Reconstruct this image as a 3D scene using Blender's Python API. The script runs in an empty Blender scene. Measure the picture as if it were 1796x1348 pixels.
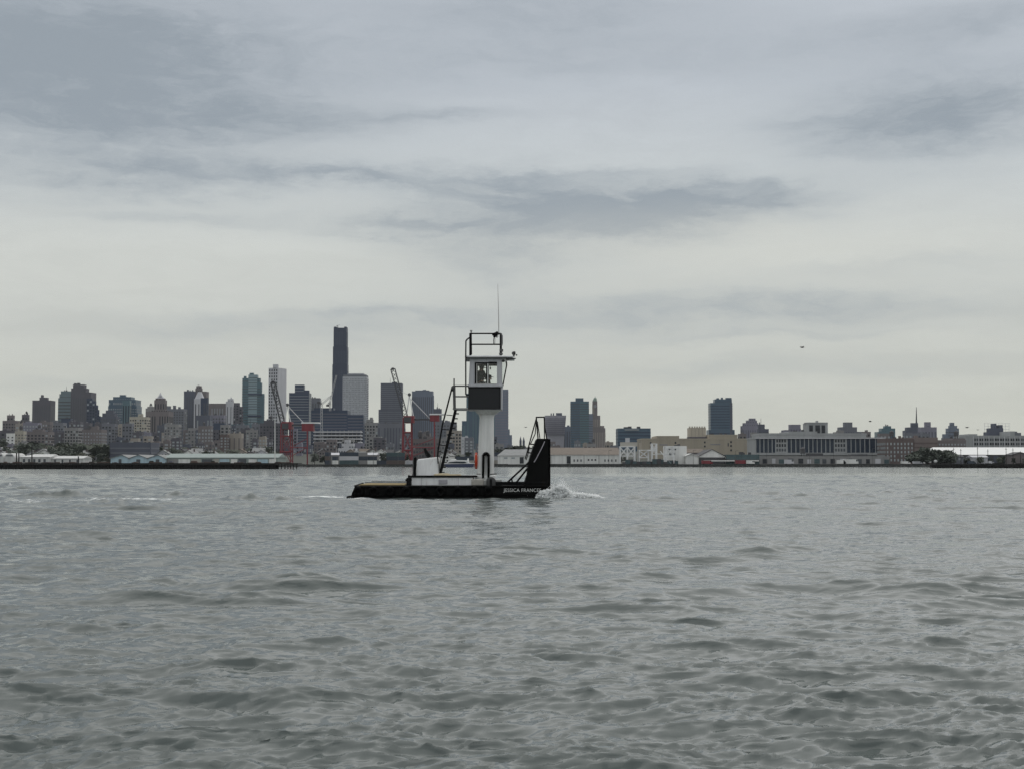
import bpy, bmesh, math, random
import numpy as np
from mathutils import Vector, Matrix

rnd = random.Random(7)
R = math.radians
SC = bpy.context.scene
COL = SC.collection

# ------------------------------------------------------------------ camera
F = 2490.0                  # focal length in photo pixels (photo 1796 wide)
CZ = 1.55                   # eye height above the water
HOR = 813.7                 # horizon row in the photo
PITCH = math.atan((HOR - 674.0) / F)
cam_d = bpy.data.cameras.new('camera')
cam = bpy.data.objects.new('camera', cam_d)
COL.objects.link(cam)
cam_d.sensor_width = 36.0
cam_d.lens = 36.0 * F / 1796.0
cam_d.clip_start = 0.1
cam_d.clip_end = 30000
cam.location = (0, 0, CZ)
cam.rotation_euler = (math.pi / 2 + PITCH, 0, 0)
SC.camera = cam
SC.render.resolution_x = 1024
SC.render.resolution_y = 768

# ------------------------------------------------------------------ view
SC.view_settings.view_transform = 'Standard'
SC.view_settings.look = 'None'
SC.view_settings.exposure = 0.08
SC.view_settings.gamma = 1.0
SC.view_settings.use_curve_mapping = False
try:
    SC.cycles.use_denoising = True
    SC.cycles.denoising_prefilter = 'NONE'
    SC.cycles.max_bounces = 8
    SC.cycles.diffuse_bounces = 5
    SC.cycles.glossy_bounces = 3
    SC.cycles.transparent_max_bounces = 12
    SC.cycles.volume_bounces = 0
    SC.cycles.sample_clamp_indirect = 10.0
    SC.cycles.use_adaptive_sampling = True
    SC.cycles.adaptive_threshold = 0.006
except Exception:
    pass

# ------------------------------------------------------------------ sky
SUN_EL, SUN_AZ = 58.0, 28.0         # behind thin cloud, ahead and to the right
world = bpy.data.worlds.new('World')
SC.world = world
world.use_nodes = True
world.cycles.sampling_method = 'MANUAL'
world.cycles.sample_map_resolution = 2048


class NT:
    """small helper for node trees"""
    def __init__(s, tree):
        s.t = tree

    def n(s, kind, **kw):
        nd = s.t.nodes.new(kind)
        for k, v in kw.items():
            setattr(nd, k, v)
        return nd

    def put(s, sock, v):
        if isinstance(v, (int, float, tuple, list)):
            sock.default_value = v
        else:
            s.t.links.new(v, sock)

    def m(s, op, a, b=None, c=None, clamp=False):
        nd = s.n('ShaderNodeMath', operation=op)
        nd.use_clamp = clamp
        s.put(nd.inputs[0], a)
        if b is not None:
            s.put(nd.inputs[1], b)
        if c is not None:
            s.put(nd.inputs[2], c)
        return nd.outputs[0]

    def xyz(s, x, y, z):
        nd = s.n('ShaderNodeCombineXYZ')
        s.put(nd.inputs[0], x); s.put(nd.inputs[1], y); s.put(nd.inputs[2], z)
        return nd.outputs[0]

    def noise(s, vec, scale, detail=4.0, rough=0.55, dist=0.0):
        nd = s.n('ShaderNodeTexNoise')
        s.put(nd.inputs['Vector'], vec)
        nd.inputs['Scale'].default_value = scale
        nd.inputs['Detail'].default_value = detail
        nd.inputs['Roughness'].default_value = rough
        nd.inputs['Distortion'].default_value = dist
        return nd.outputs['Fac']

    def mix(s, f, a, b, blend='MIX'):
        nd = s.n('ShaderNodeMix', data_type='RGBA', blend_type=blend)
        s.put(nd.inputs[0], f)
        for k, v in ((6, a), (7, b)):
            if isinstance(v, tuple) and len(v) == 3:
                v = (*v, 1)
            s.put(nd.inputs[k], v)
        return nd.outputs[2]

    def smooth(s, v, lo, hi):
        nd = s.n('ShaderNodeMapRange', interpolation_type='SMOOTHSTEP')
        s.put(nd.inputs[0], v)
        nd.inputs[1].default_value = lo
        nd.inputs[2].default_value = hi
        return nd.outputs[0]


def lin(r, g, b):
    f = lambda c: (c / 255 / 12.92) if c / 255 <= 0.04045 else ((c / 255 + 0.055) / 1.055) ** 2.4
    return (f(r), f(g), f(b))


def build_sky():
    t = world.node_tree
    t.nodes.clear()
    g = NT(t)
    tc = g.n('ShaderNodeTexCoord')
    sp = g.n('ShaderNodeSeparateXYZ')
    t.links.new(tc.outputs['Generated'], sp.inputs[0])
    x, y, z = sp.outputs
    az = g.m('MULTIPLY', g.m('ARCTAN2', x, y), 57.2958)
    el = g.m('MULTIPLY', g.m('ARCSINE', z), 57.2958)
    # warped coordinates, stretched sideways like stratus
    wv = g.xyz(g.m('MULTIPLY', az, 0.10), g.m('MULTIPLY', el, 0.42), 0.0)
    w1 = g.m('SUBTRACT', g.noise(wv, 1.0, 6, 0.6), 0.5)
    wv2 = g.xyz(g.m('MULTIPLY', az, 0.10), g.m('MULTIPLY', el, 0.36), 7.3)
    w2 = g.m('SUBTRACT', g.noise(wv2, 1.3, 7, 0.62), 0.5)
    aw = g.m('ADD', az, g.m('MULTIPLY', w1, 8.0))
    ew = g.m('ADD', el, g.m('MULTIPLY', w2, 3.0))
    fine = g.noise(g.xyz(g.m('MULTIPLY', aw, 0.55), g.m('MULTIPLY', ew, 1.7), 5.7), 1.0, 8, 0.66)
    fib = g.noise(g.xyz(g.m('MULTIPLY', aw, 0.13), g.m('MULTIPLY', ew, 0.85), 3.1), 1.0, 8, 0.62)
    fib2 = g.noise(g.xyz(g.m('MULTIPLY', aw, 0.35), g.m('MULTIPLY', ew, 1.1), 9.1), 1.0, 6, 0.6)

    def blob(cx, cy, rx, ry):
        a0 = math.degrees(math.atan((cx - 898) / F)); e0 = math.degrees((HOR - cy) / F)
        ra = math.degrees(rx / F); re = math.degrees(ry / F)
        da = g.m('DIVIDE', g.m('SUBTRACT', aw, a0), ra)
        de = g.m('DIVIDE', g.m('SUBTRACT', ew, e0), re)
        r2 = g.m('ADD', g.m('MULTIPLY', da, da), g.m('MULTIPLY', de, de))
        return g.m('EXPONENT', g.m('MULTIPLY', r2, -1.0))

    dark = None
    for cx, cy, rx, ry, s in ((80, 150, 430, 160, 1.15), (420, 225, 300, 45, 0.42), (330, 325, 340, 32, 0.5), (330, 392, 200, 14, 0.36),
                              (1060, 376, 310, 52, 1.35), (1270, 352, 170, 20, 0.5), (870, 318, 130, 26, 0.55), (1100, 305, 150, 14, 0.3),
                              (720, 404, 130, 13, 0.45), (870, 455, 230, 50, 0.5),
                              (1650, 238, 240, 80, 1.0), (1730, 85, 260, 40, 0.5), (960, 30, 340, 56, 0.55),
                              (620, 328, 150, 12, 0.32), (760, 215, 170, 14, 0.36), (1330, 540, 560, 42, 0.6),
                              (1050, 120, 560, 50, 0.4), (450, 590, 480, 34, 0.42), (1400, 645, 600, 26, 0.34), (300, 690, 500, 24, 0.3),
                              (1350, 590, 300, 10, 0.25), (700, 560, 260, 12, 0.25), (1600, 480, 240, 12, 0.25)):
        b = g.m('MULTIPLY', blob(cx, cy, rx, ry), s)
        dark = b if dark is None else g.m('ADD', dark, b)
    # the same kind of cloud goes on over the whole dome
    zz = g.m('ADD', g.m('ABSOLUTE', z), 0.14)
    pl = g.xyz(g.m('DIVIDE', x, zz), g.m('DIVIDE', y, zz), 0.0)
    big = g.smooth(g.noise(pl, 0.75, 6, 0.55), 0.46, 0.72)
    above = g.smooth(el, 17.0, 28.0)
    behind = g.smooth(g.m('MULTIPLY', y, -1.0), -0.75, -0.5)
    outside = g.m('MAXIMUM', above, behind)
    dark = g.m('ADD', dark, g.m('MULTIPLY', g.m('MULTIPLY', big, outside), 0.45))
    tex = g.m('ADD', g.m('ADD', g.m('MULTIPLY', fib, 0.9), g.m('MULTIPLY', fib2, 0.4)), g.m('MULTIPLY', g.m('SUBTRACT', fine, 0.5), 1.25))
    dens = g.m('MULTIPLY', dark, g.m('ADD', tex, 0.30))
    dens = g.m('MULTIPLY', g.smooth(dens, -0.02, 1.12), 0.95)
    ramp = g.n('ShaderNodeValToRGB')
    e = ramp.color_ramp.elements
    stops = ((-2.0, (186, 188, 181)), (1.5, (191, 193, 185)), (5.0, (194, 196, 190)), (8.5, (197, 200, 196)),
             (11.5, (192, 197, 198)), (15.0, (183, 189, 195)), (19.0, (181, 187, 194)), (27.0, (204, 207, 208)), (60.0, (230, 232, 232)))
    while len(e) < len(stops):
        e.new(0.5)
    for k, (d, c) in enumerate(stops):
        e[k].position = (d + 5) / 95.0
        e[k].color = (*lin(*c), 1)
    t.links.new(g.m('DIVIDE', g.m('ADD', el, 5.0), 95.0), ramp.inputs[0])
    base = ramp.outputs[0]
    # thin streaky variation everywhere
    var = g.m('ADD', 0.87, g.m('ADD', g.m('MULTIPLY', fib, 0.17), g.m('MULTIPLY', fine, 0.12)))
    base = g.mix(1.0, base, g.xyz(var, var, g.m('ADD', 0.03, g.m('MULTIPLY', var, 0.97))), 'MULTIPLY')
    col = g.mix(dens, base, lin(143, 152, 160))
    # brighter patch where the sun sits behind the cloud
    glow = g.m('ADD', g.m('MULTIPLY', blob(1330, 440, 460, 60), 0.75), g.m('MULTIPLY', blob(250, 470, 560, 70), 0.3))
    col = g.mix(g.m('MULTIPLY', glow, 0.55), col, lin(207, 207, 198))
    sky = g.n('ShaderNodeTexSky', sky_type='NISHITA')
    sky.sun_disc = False
    sky.sun_elevation = R(SUN_EL)
    sky.sun_rotation = R(SUN_AZ)
    bg1 = g.n('ShaderNodeBackground'); bg1.inputs[1].default_value = 0.08
    t.links.new(sky.outputs[0], bg1.inputs[0])
    bg2 = g.n('ShaderNodeBackground'); bg2.inputs[1].default_value = 1.02
    t.links.new(col, bg2.inputs[0])
    mx = g.n('ShaderNodeMixShader'); mx.inputs[0].default_value = 0.95
    t.links.new(bg1.outputs[0], mx.inputs[1]); t.links.new(bg2.outputs[0], mx.inputs[2])
    out = g.n('ShaderNodeOutputWorld')
    t.links.new(mx.outputs[0], out.inputs[0])


build_sky()
sun_d = bpy.data.lights.new('sun', 'SUN')
sun_d.energy = 0.9
sun_d.angle = R(85)
sun_d.color = (1.0, 0.96, 0.90)
sun = bpy.data.objects.new('sun', sun_d)
COL.objects.link(sun)
# light travels from the sun (azimuth from +Y towards +X) down to the scene
sd = Vector((math.sin(R(SUN_AZ)) * math.cos(R(SUN_EL)), math.cos(R(SUN_AZ)) * math.cos(R(SUN_EL)), math.sin(R(SUN_EL))))
sun.rotation_euler = (-sd).to_track_quat('-Z', 'Y').to_euler()
sun.location = (0, 0, 400)

# ------------------------------------------------------------------ helpers


def P(px, py, d):
    """the point at distance d (metres along +Y) that the photo shows at pixel px, py"""
    xc = (px - 898.0) / F
    yc = (674.0 - py) / F
    t = d / (math.cos(PITCH) - yc * math.sin(PITCH))
    return Vector((t * xc, d, CZ + t * (math.sin(PITCH) + yc * math.cos(PITCH))))


def PX(px, d):
    return P(px, HOR, d).x


def PZ(py, d):
    return P(898, py, d).z


def mat(name, col, rough=0.7, var=0.18, scale=0.6, metal=0.0, streak=0.0, spec=0.5, detail=5.0, bump=0.0, rust=0.0):
    m = bpy.data.materials.new(name)
    m.use_nodes = True
    t = m.node_tree
    g = NT(t)
    bs = t.nodes['Principled BSDF']
    tc = g.n('ShaderNodeTexCoord')
    v = tc.outputs['Object']
    n1 = g.noise(v, scale, detail, 0.6)
    f = g.m('ADD', 1.0 - var, g.m('MULTIPLY', n1, 2 * var))
    if streak:
        mp = g.n('ShaderNodeMapping')
        mp.inputs['Scale'].default_value = (1.6, 1.6, 0.09)
        t.links.new(v, mp.inputs[0])
        n2 = g.noise(mp.outputs[0], 1.0 * scale * 2, 6, 0.65)
        f = g.m('MULTIPLY', f, g.m('ADD', 1.0 - streak, g.m('MULTIPLY', g.smooth(n2, 0.35, 0.62), streak)))
    c = g.mix(1.0, (*col, 1), g.xyz(f, f, f), 'MULTIPLY')
    if rust:
        mp2 = g.n('ShaderNodeMapping')
        mp2.inputs['Scale'].default_value = (5.0, 5.0, 0.55)
        t.links.new(v, mp2.inputs[0])
        rn = g.m('MULTIPLY', g.smooth(g.noise(mp2.outputs[0], 1.0, 7, 0.7), 0.56, 0.74), g.smooth(g.noise(v, 1.1, 3), 0.45, 0.62))
        c = g.mix(g.m('MULTIPLY', rn, rust), c, (0.23, 0.115, 0.055, 1))
    t.links.new(c, bs.inputs['Base Color'])
    bs.inputs['Roughness'].default_value = rough
    bs.inputs['Metallic'].default_value = metal
    bs.inputs['Specular IOR Level'].default_value = spec
    if bump:
        bp = g.n('ShaderNodeBump')
        bp.inputs['Strength'].default_value = bump
        bp.inputs['Distance'].default_value = 0.02
        t.links.new(g.noise(v, scale * 6, 4), bp.inputs['Height'])
        t.links.new(bp.outputs[0], bs.inputs['Normal'])
    return m


class MB:
    """collects simple solids and links them as one mesh"""
    def __init__(s):
        s.v = []
        s.f = []

    def box(s, x0, x1, y0, y1, z0, z1):
        k = len(s.v)
        s.v += [(x0, y0, z0), (x1, y0, z0), (x1, y1, z0), (x0, y1, z0), (x0, y0, z1), (x1, y0, z1), (x1, y1, z1), (x0, y1, z1)]
        s.f += [(k, k + 3, k + 2, k + 1), (k + 4, k + 5, k + 6, k + 7), (k, k + 1, k + 5, k + 4), (k + 1, k + 2, k + 6, k + 5),
                (k + 2, k + 3, k + 7, k + 6), (k + 3, k, k + 4, k + 7)]
        return s

    def prism(s, poly, z0, z1, top=1.0):
        """vertical prism on a counter-clockwise footprint; top scales the upper outline"""
        k = len(s.v); n = len(poly)
        cx = sum(p[0] for p in poly) / n; cy = sum(p[1] for p in poly) / n
        s.v += [(p[0], p[1], z0) for p in poly]
        s.v += [(cx + (p[0] - cx) * top, cy + (p[1] - cy) * top, z1) for p in poly]
        s.f.append(tuple(k + i for i in reversed(range(n))))
        s.f.append(tuple(k + n + i for i in range(n)))
        for i in range(n):
            j = (i + 1) % n
            s.f.append((k + i, k + j, k + n + j, k + n + i))
        return s

    def xz(s, poly, y0, y1):
        """outline in the x-z plane given a thickness in y"""
        a = sum(poly[i][0] * poly[(i + 1) % len(poly)][1] - poly[(i + 1) % len(poly)][0] * poly[i][1] for i in range(len(poly)))
        if a < 0:
            poly = poly[::-1]
        k = len(s.v); n = len(poly)
        s.v += [(p[0], y0, p[1]) for p in poly] + [(p[0], y1, p[1]) for p in poly]
        s.f.append(tuple(k + i for i in range(n)))
        s.f.append(tuple(k + n + i for i in reversed(range(n))))
        for i in range(n):
            j = (i + 1) % n
            s.f.append((k + j, k + i, k + n + i, k + n + j))
        return s

    def tube(s, p0, p1, r, n=6, r1=None):
        p0 = Vector(p0); p1 = Vector(p1)
        r1 = r if r1 is None else r1
        d = (p1 - p0)
        if d.length < 1e-6:
            return s
        d.normalize()
        a = d.orthogonal().normalized(); b = d.cross(a)
        k = len(s.v)
        for p, rr in ((p0, r), (p1, r1)):
            for i in range(n):
                an = 2 * math.pi * i / n
                s.v.append(tuple(p + (a * math.cos(an) + b * math.sin(an)) * rr))
        for i in range(n):
            j = (i + 1) % n
            s.f.append((k + i, k + j, k + n + j, k + n + i))
        s.f.append(tuple(k + i for i in reversed(range(n))))
        s.f.append(tuple(k + n + i for i in range(n)))
        return s

    def path(s, pts, r, n=6):
        for a, b in zip(pts, pts[1:]):
            s.tube(a, b, r, n)
        return s

    def torus(s, c, R0, r, axis='y', n=20, m=8, sx=1.0, sz=1.0):
        k = len(s.v)
        for i in range(n):
            a = 2 * math.pi * i / n
            for j in range(m):
                b = 2 * math.pi * j / m
                q = R0 + r * math.cos(b)
                u, w, h = q * math.cos(a) * sx, q * math.sin(a) * sz, r * math.sin(b)
                if axis == 'y':
                    s.v.append((c[0] + u, c[1] + h, c[2] + w))
                elif axis == 'x':
                    s.v.append((c[0] + h, c[1] + u, c[2] + w))
                else:
                    s.v.append((c[0] + u, c[1] + w, c[2] + h))
        for i in range(n):
            for j in range(m):
                i2 = (i + 1) % n; j2 = (j + 1) % m
                s.f.append((k + i * m + j, k + i2 * m + j, k + i2 * m + j2, k + i * m + j2))
        return s

    def ball(s, c, r, n=8, m=6, sx=1, sy=1, sz=1):
        k = len(s.v)
        for j in range(m + 1):
            th = math.pi * j / m
            for i in range(n):
                a = 2 * math.pi * i / n
                s.v.append((c[0] + r * sx * math.sin(th) * math.cos(a), c[1] + r * sy * math.sin(th) * math.sin(a), c[2] + r * sz * math.cos(th)))
        for j in range(m):
            for i in range(n):
                i2 = (i + 1) % n
                s.f.append((k + j * n + i, k + (j + 1) * n + i, k + (j + 1) * n + i2, k + j * n + i2))
        return s

    def truss(s, p0, p1, w, r, n=6, up=Vector((0, 0, 1))):
        """square lattice girder"""
        p0 = Vector(p0); p1 = Vector(p1)
        d = (p1 - p0).normalized()
        a = d.cross(Vector((0, 1, 0)))
        if a.length < 0.1:
            a = d.cross(Vector((1, 0, 0)))
        a.normalize(); b = d.cross(a)
        co = [(a * i + b * j) * (w / 2) for i, j in ((-1, -1), (1, -1), (1, 1), (-1, 1))]
        for c in co:
            s.tube(p0 + c, p1 + c, r, 4)
        for k in range(n):
            q0 = p0.lerp(p1, k / n); q1 = p0.lerp(p1, (k + 1) / n)
            for i in range(4):
                j = (i + 1) % 4
                s.tube(q0 + co[i], q1 + co[j], r * 0.6, 4) if k % 2 else s.tube(q0 + co[j], q1 + co[i], r * 0.6, 4)
        return s

    def mesh(s, name, material, origin=(0, 0, 0), smooth=False):
        me = bpy.data.meshes.new(name)
        o = origin
        me.from_pydata([(v[0] - o[0], v[1] - o[1], v[2] - o[2]) for v in s.v], [], s.f)
        me.materials.append(material)
        if smooth:
            me.shade_smooth()
        me.update()
        return me

    def build(s, name, material, parent=None, smooth=False, bevel=0.0, stuff=False, label=None):
        og = tuple(parent.location) if parent is not None and parent.parent is None else (0, 0, 0)
        if parent is not None and parent.parent is not None:
            og = tuple(parent.parent.location)
        elif parent is not None and parent.type == 'MESH':
            og = tuple(parent.location)
        ob = bpy.data.objects.new(name, s.mesh(name, material, og, smooth))
        COL.objects.link(ob)
        if parent is not None:
            ob.parent = parent
        if bevel:
            b = ob.modifiers.new('bevel', 'BEVEL'); b.width = bevel; b.segments = 2; b.limit_method = 'ANGLE'
        if stuff:
            ob['kind'] = 'stuff'
        if label:
            ob['label'] = label
        return ob


def tag(o, label=None, cat=None, group=None, kind=None):
    if label:
        o['label'] = label
    if cat:
        o['category'] = cat
    if group:
        o['group'] = group
    if kind:
        o['kind'] = kind
    return o


def thing(name, label, cat, loc, group=None):
    o = bpy.data.objects.new(name, None)
    o.empty_display_size = 0.5
    COL.objects.link(o)
    o.location = loc
    return tag(o, label, cat, group)


def copy_tree(o, parent=None):
    c = o.copy()
    COL.objects.link(c)
    c.parent = parent
    for ch in list(o.children):
        copy_tree(ch, c)
    return c


# ------------------------------------------------------------------ materials
M = {}
def addm(key, *a, **k):
    M[key] = mat(key, *a, **k)

# boat
addm('hull_black', (0.004, 0.004, 0.004), 0.5, 0.35, 1.2, streak=0.3, spec=0.12, rust=0.05)
addm('rubber', (0.005, 0.005, 0.005), 0.85, 0.3, 6, spec=0.06)
addm('black_paint', (0.005, 0.005, 0.006), 0.5, 0.25, 4, spec=0.15)
addm('white_paint', (0.860, 0.860, 0.860), 0.45, 0.05, 1.3, streak=0.12, rust=0.6)
addm('panel_grey', (0.016, 0.017, 0.020), 0.5, 0.12, 2, spec=0.4)
addm('cabin_grey', (0.56, 0.565, 0.59), 0.5, 0.06, 1.3, streak=0.14, rust=0.5)
addm('column_white', (0.860, 0.860, 0.840), 0.45, 0.06, 1.5, streak=0.16, rust=0.55)
addm('deck_tan', (0.400, 0.310, 0.160), 0.75, 0.2, 4)
addm('deck_grey', (0.22, 0.21, 0.20), 0.8, 0.25, 3)
addm('steel', (0.30, 0.30, 0.29), 0.45, 0.2, 5, metal=0.3)
addm('dim_steel', (0.10, 0.10, 0.10), 0.5, 0.2, 5, metal=0.3)
addm('beige_gear', (0.42, 0.40, 0.36), 0.75, 0.25, 6)
addm('orange', (0.62, 0.07, 0.025), 0.6, 0.15, 5)
addm('rope', (0.5, 0.42, 0.28), 0.9, 0.25, 20)
addm('letter_white', (0.78, 0.78, 0.76), 0.6, 0.2, 9)
addm('grille', (0.40, 0.37, 0.41), 0.6, 0.1, 4)
addm('interior', (0.30, 0.30, 0.29), 0.8, 0.1, 2)
addm('jacket', (0.012, 0.018, 0.017), 0.85, 0.3, 8)
addm('cap_cloth', (0.012, 0.013, 0.015), 0.85, 0.3, 8)
addm('trousers', (0.015, 0.016, 0.02), 0.85, 0.2, 8)
addm('skin', (0.30, 0.18, 0.13), 0.6, 0.1, 8)
addm('alu', (0.55, 0.55, 0.54), 0.4, 0.08, 4, metal=0.5)
addm('lamp_dark', (0.03, 0.03, 0.03), 0.35, 0.2, 5)
# city
addm('brown_stone', (0.190, 0.167, 0.170), 0.85, 0.16, 0.05, streak=0.12)
addm('dark_brown', (0.108, 0.104, 0.124), 0.85, 0.16, 0.05, streak=0.12)
addm('tan_stone', (0.350, 0.315, 0.280), 0.85, 0.12, 0.05, streak=0.15)
addm('tan_warehouse', (0.40, 0.355, 0.285), 0.85, 0.10, 0.04, streak=0.12)
addm('tan_light', (0.460, 0.425, 0.360), 0.85, 0.12, 0.06, streak=0.15)
addm('slate', (0.090, 0.100, 0.135), 0.7, 0.14, 0.05, streak=0.08)
addm('slate_mid', (0.165, 0.172, 0.200), 0.7, 0.14, 0.05, streak=0.08)
addm('navy_glass', (0.032, 0.048, 0.090), 0.35, 0.2, 0.05, spec=0.35)
addm('dark_tower', (0.022, 0.033, 0.070), 0.45, 0.15, 0.03, spec=0.3)
addm('blue_glass', (0.062, 0.110, 0.160), 0.35, 0.18, 0.05, spec=0.4)
addm('teal_glass', (0.080, 0.150, 0.180), 0.35, 0.16, 0.05, spec=0.4)
addm('pale_teal', (0.250, 0.340, 0.375), 0.35, 0.12, 0.05, spec=0.4)
addm('sea_glass', (0.150, 0.200, 0.220), 0.35, 0.16, 0.05, spec=0.4)
addm('grey_stone', (0.285, 0.280, 0.280), 0.85, 0.14, 0.05, streak=0.15)
addm('pale_grey', (0.560, 0.560, 0.590), 0.75, 0.08, 0.05, streak=0.1)
addm('pale_glass', (0.460, 0.475, 0.510), 0.4, 0.12, 0.08, streak=0.08)
addm('mauve_grey', (0.215, 0.208, 0.260), 0.7, 0.12, 0.05, streak=0.1)
addm('pale_mauve', (0.37, 0.36, 0.405), 0.7, 0.12, 0.05, streak=0.12)
addm('blue_grey', (0.160, 0.190, 0.250), 0.6, 0.12, 0.05, streak=0.08)
addm('white_wall', (0.800, 0.800, 0.780), 0.75, 0.08, 0.15, streak=0.16)
addm('white_roof', (0.760, 0.760, 0.750), 0.6, 0.06, 0.15)
addm('brick', (0.135, 0.105, 0.100), 0.9, 0.18, 0.1, streak=0.1)
addm('pink_brick', (0.205, 0.168, 0.162), 0.9, 0.14, 0.1, streak=0.1)
addm('loft_grey', (0.36, 0.37, 0.375), 0.8, 0.10, 0.08, streak=0.14)
addm('roof_grey', (0.270, 0.275, 0.275), 0.85, 0.15, 0.1, streak=0.2)
addm('roof_brown', (0.175, 0.145, 0.120), 0.85, 0.14, 0.1, streak=0.15)
addm('roof_dark', (0.075, 0.075, 0.080), 0.85, 0.2, 0.1)
addm('roof_teal', (0.30, 0.35, 0.335), 0.8, 0.12, 0.1, streak=0.15)
addm('pale_blue', (0.44, 0.58, 0.66), 0.7, 0.10, 0.2, streak=0.15)
addm('crane_red', (0.235, 0.036, 0.046), 0.6, 0.2, 0.2, streak=0.2)
addm('crane_pale', (0.46, 0.46, 0.47), 0.6, 0.1, 0.2)
addm('crane_dark', (0.065, 0.065, 0.072), 0.6, 0.2, 0.2)
addm('crane_white', (0.820, 0.820, 0.820), 0.6, 0.1, 0.2)
addm('mast_white', (0.72, 0.72, 0.70), 0.6, 0.05, 0.5)
addm('window_dark', (0.030, 0.034, 0.042), 0.25, 0.4, 0.15, spec=0.3)
addm('window_mid', (0.075, 0.083, 0.095), 0.3, 0.3, 0.15, spec=0.35)
addm('window_light', (0.34, 0.37, 0.39), 0.35, 0.25, 0.2, spec=0.4)
addm('window_blue', (0.022, 0.034, 0.055), 0.25, 0.4, 0.15, spec=0.3)
addm('band_pale', (0.28, 0.30, 0.32), 0.6, 0.1, 0.2)
addm('copper_green', (0.21, 0.27, 0.23), 0.7, 0.15, 0.2)
addm('timber_dark', (0.020, 0.019, 0.018), 0.9, 0.35, 0.8)
addm('timber_brown', (0.085, 0.060, 0.052), 0.9, 0.3, 0.8)
addm('seawall_stone', (0.050, 0.052, 0.050), 0.9, 0.35, 0.3)
addm('soil', (0.055, 0.060, 0.050), 0.95, 0.3, 0.05)
addm('bark', (0.05, 0.042, 0.035), 0.9, 0.3, 2)
addm('leaf_dark', (0.072, 0.086, 0.068), 0.8, 0.45, 0.35)
addm('leaf_mid', (0.095, 0.110, 0.082), 0.8, 0.45, 0.35)
addm('leaf_olive', (0.110, 0.112, 0.088), 0.8, 0.45, 0.35)
addm('cont_teal', (0.060, 0.100, 0.110), 0.6, 0.2, 0.5, streak=0.2)
addm('cont_blue', (0.045, 0.060, 0.085), 0.6, 0.2, 0.5, streak=0.2)
addm('cont_beige', (0.40, 0.375, 0.34), 0.6, 0.15, 0.5, streak=0.2)
addm('cont_brown', (0.110, 0.085, 0.075), 0.6, 0.2, 0.5, streak=0.2)
addm('boat_navy', (0.025, 0.035, 0.085), 0.35, 0.1, 0.5)
addm('gull', (0.16, 0.16, 0.155), 0.8, 0.2, 3)

glass = bpy.data.materials.new('clear_pane')
glass.use_nodes = True
_g = NT(glass.node_tree)
glass.node_tree.nodes.clear()
_tr = _g.n('ShaderNodeBsdfTransparent'); _tr.inputs[0].default_value = (0.97, 0.98, 0.975, 1)
_gl = _g.n('ShaderNodeBsdfGlossy'); _gl.inputs['Roughness'].default_value = 0.02
_fr = _g.n('ShaderNodeFresnel'); _fr.inputs[0].default_value = 1.45
_mx = _g.n('ShaderNodeMixShader')
glass.node_tree.links.new(_fr.outputs[0], _mx.inputs[0])
glass.node_tree.links.new(_tr.outputs[0], _mx.inputs[1])
glass.node_tree.links.new(_gl.outputs[0], _mx.inputs[2])
_o = _g.n('ShaderNodeOutputMaterial')
glass.node_tree.links.new(_mx.outputs[0], _o.inputs[0])
M['glass'] = glass

# ------------------------------------------------------------------ water
SHORE = 900.0


def fft_tile(N, L, lo, hi, peak, wind, power, rms, seed):
    """periodic patch of sea: heights and sideways shifts from a band of a wind-sea spectrum"""
    rs = np.random.RandomState(seed)
    k1 = 2 * np.pi * np.fft.fftfreq(N, L / N)
    kx, ky = np.meshgrid(k1, k1, indexing='ij')
    k = np.hypot(kx, ky); k[0, 0] = 1e-6
    kp = 2 * np.pi / peak
    S = np.exp(-1.25 * (kp / k) ** 2) / k ** 4
    c = (kx * math.cos(wind) + ky * math.sin(wind)) / k
    D = np.abs(c) ** power * np.where(c > 0, 1.0, 0.3) + 0.012
    band = ((k > 2 * np.pi / hi) & (k < 2 * np.pi / lo)).astype(float)
    A = np.sqrt(S * D * band)
    H = A * (rs.normal(size=(N, N)) + 1j * rs.normal(size=(N, N)))
    h = np.fft.ifft2(H).real
    s = rms / h.std()
    h *= s
    dx = np.fft.ifft2(-1j * kx / k * H).real * s
    dy = np.fft.ifft2(-1j * ky / k * H).real * s
    return np.stack([h, dx, dy], -1)


def sample(tile, L, x, y, rot):
    N = tile.shape[0]
    c, s = math.cos(rot), math.sin(rot)
    u = ((x * c + y * s) / L * N) % N
    v = ((-x * s + y * c) / L * N) % N
    i = np.floor(u).astype(int); j = np.floor(v).astype(int)
    fu = (u - i)[..., None]; fv = (v - j)[..., None]
    i %= N; j %= N
    i2 = (i + 1) % N; j2 = (j + 1) % N
    o = tile[i, j] * (1 - fu) * (1 - fv) + tile[i2, j] * fu * (1 - fv) + tile[i, j2] * (1 - fu) * fv + tile[i2, j2] * fu * fv
    h = o[..., 0]
    dx = o[..., 1] * c - o[..., 2] * s
    dy = o[..., 1] * s + o[..., 2] * c
    return h, dx, dy


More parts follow.
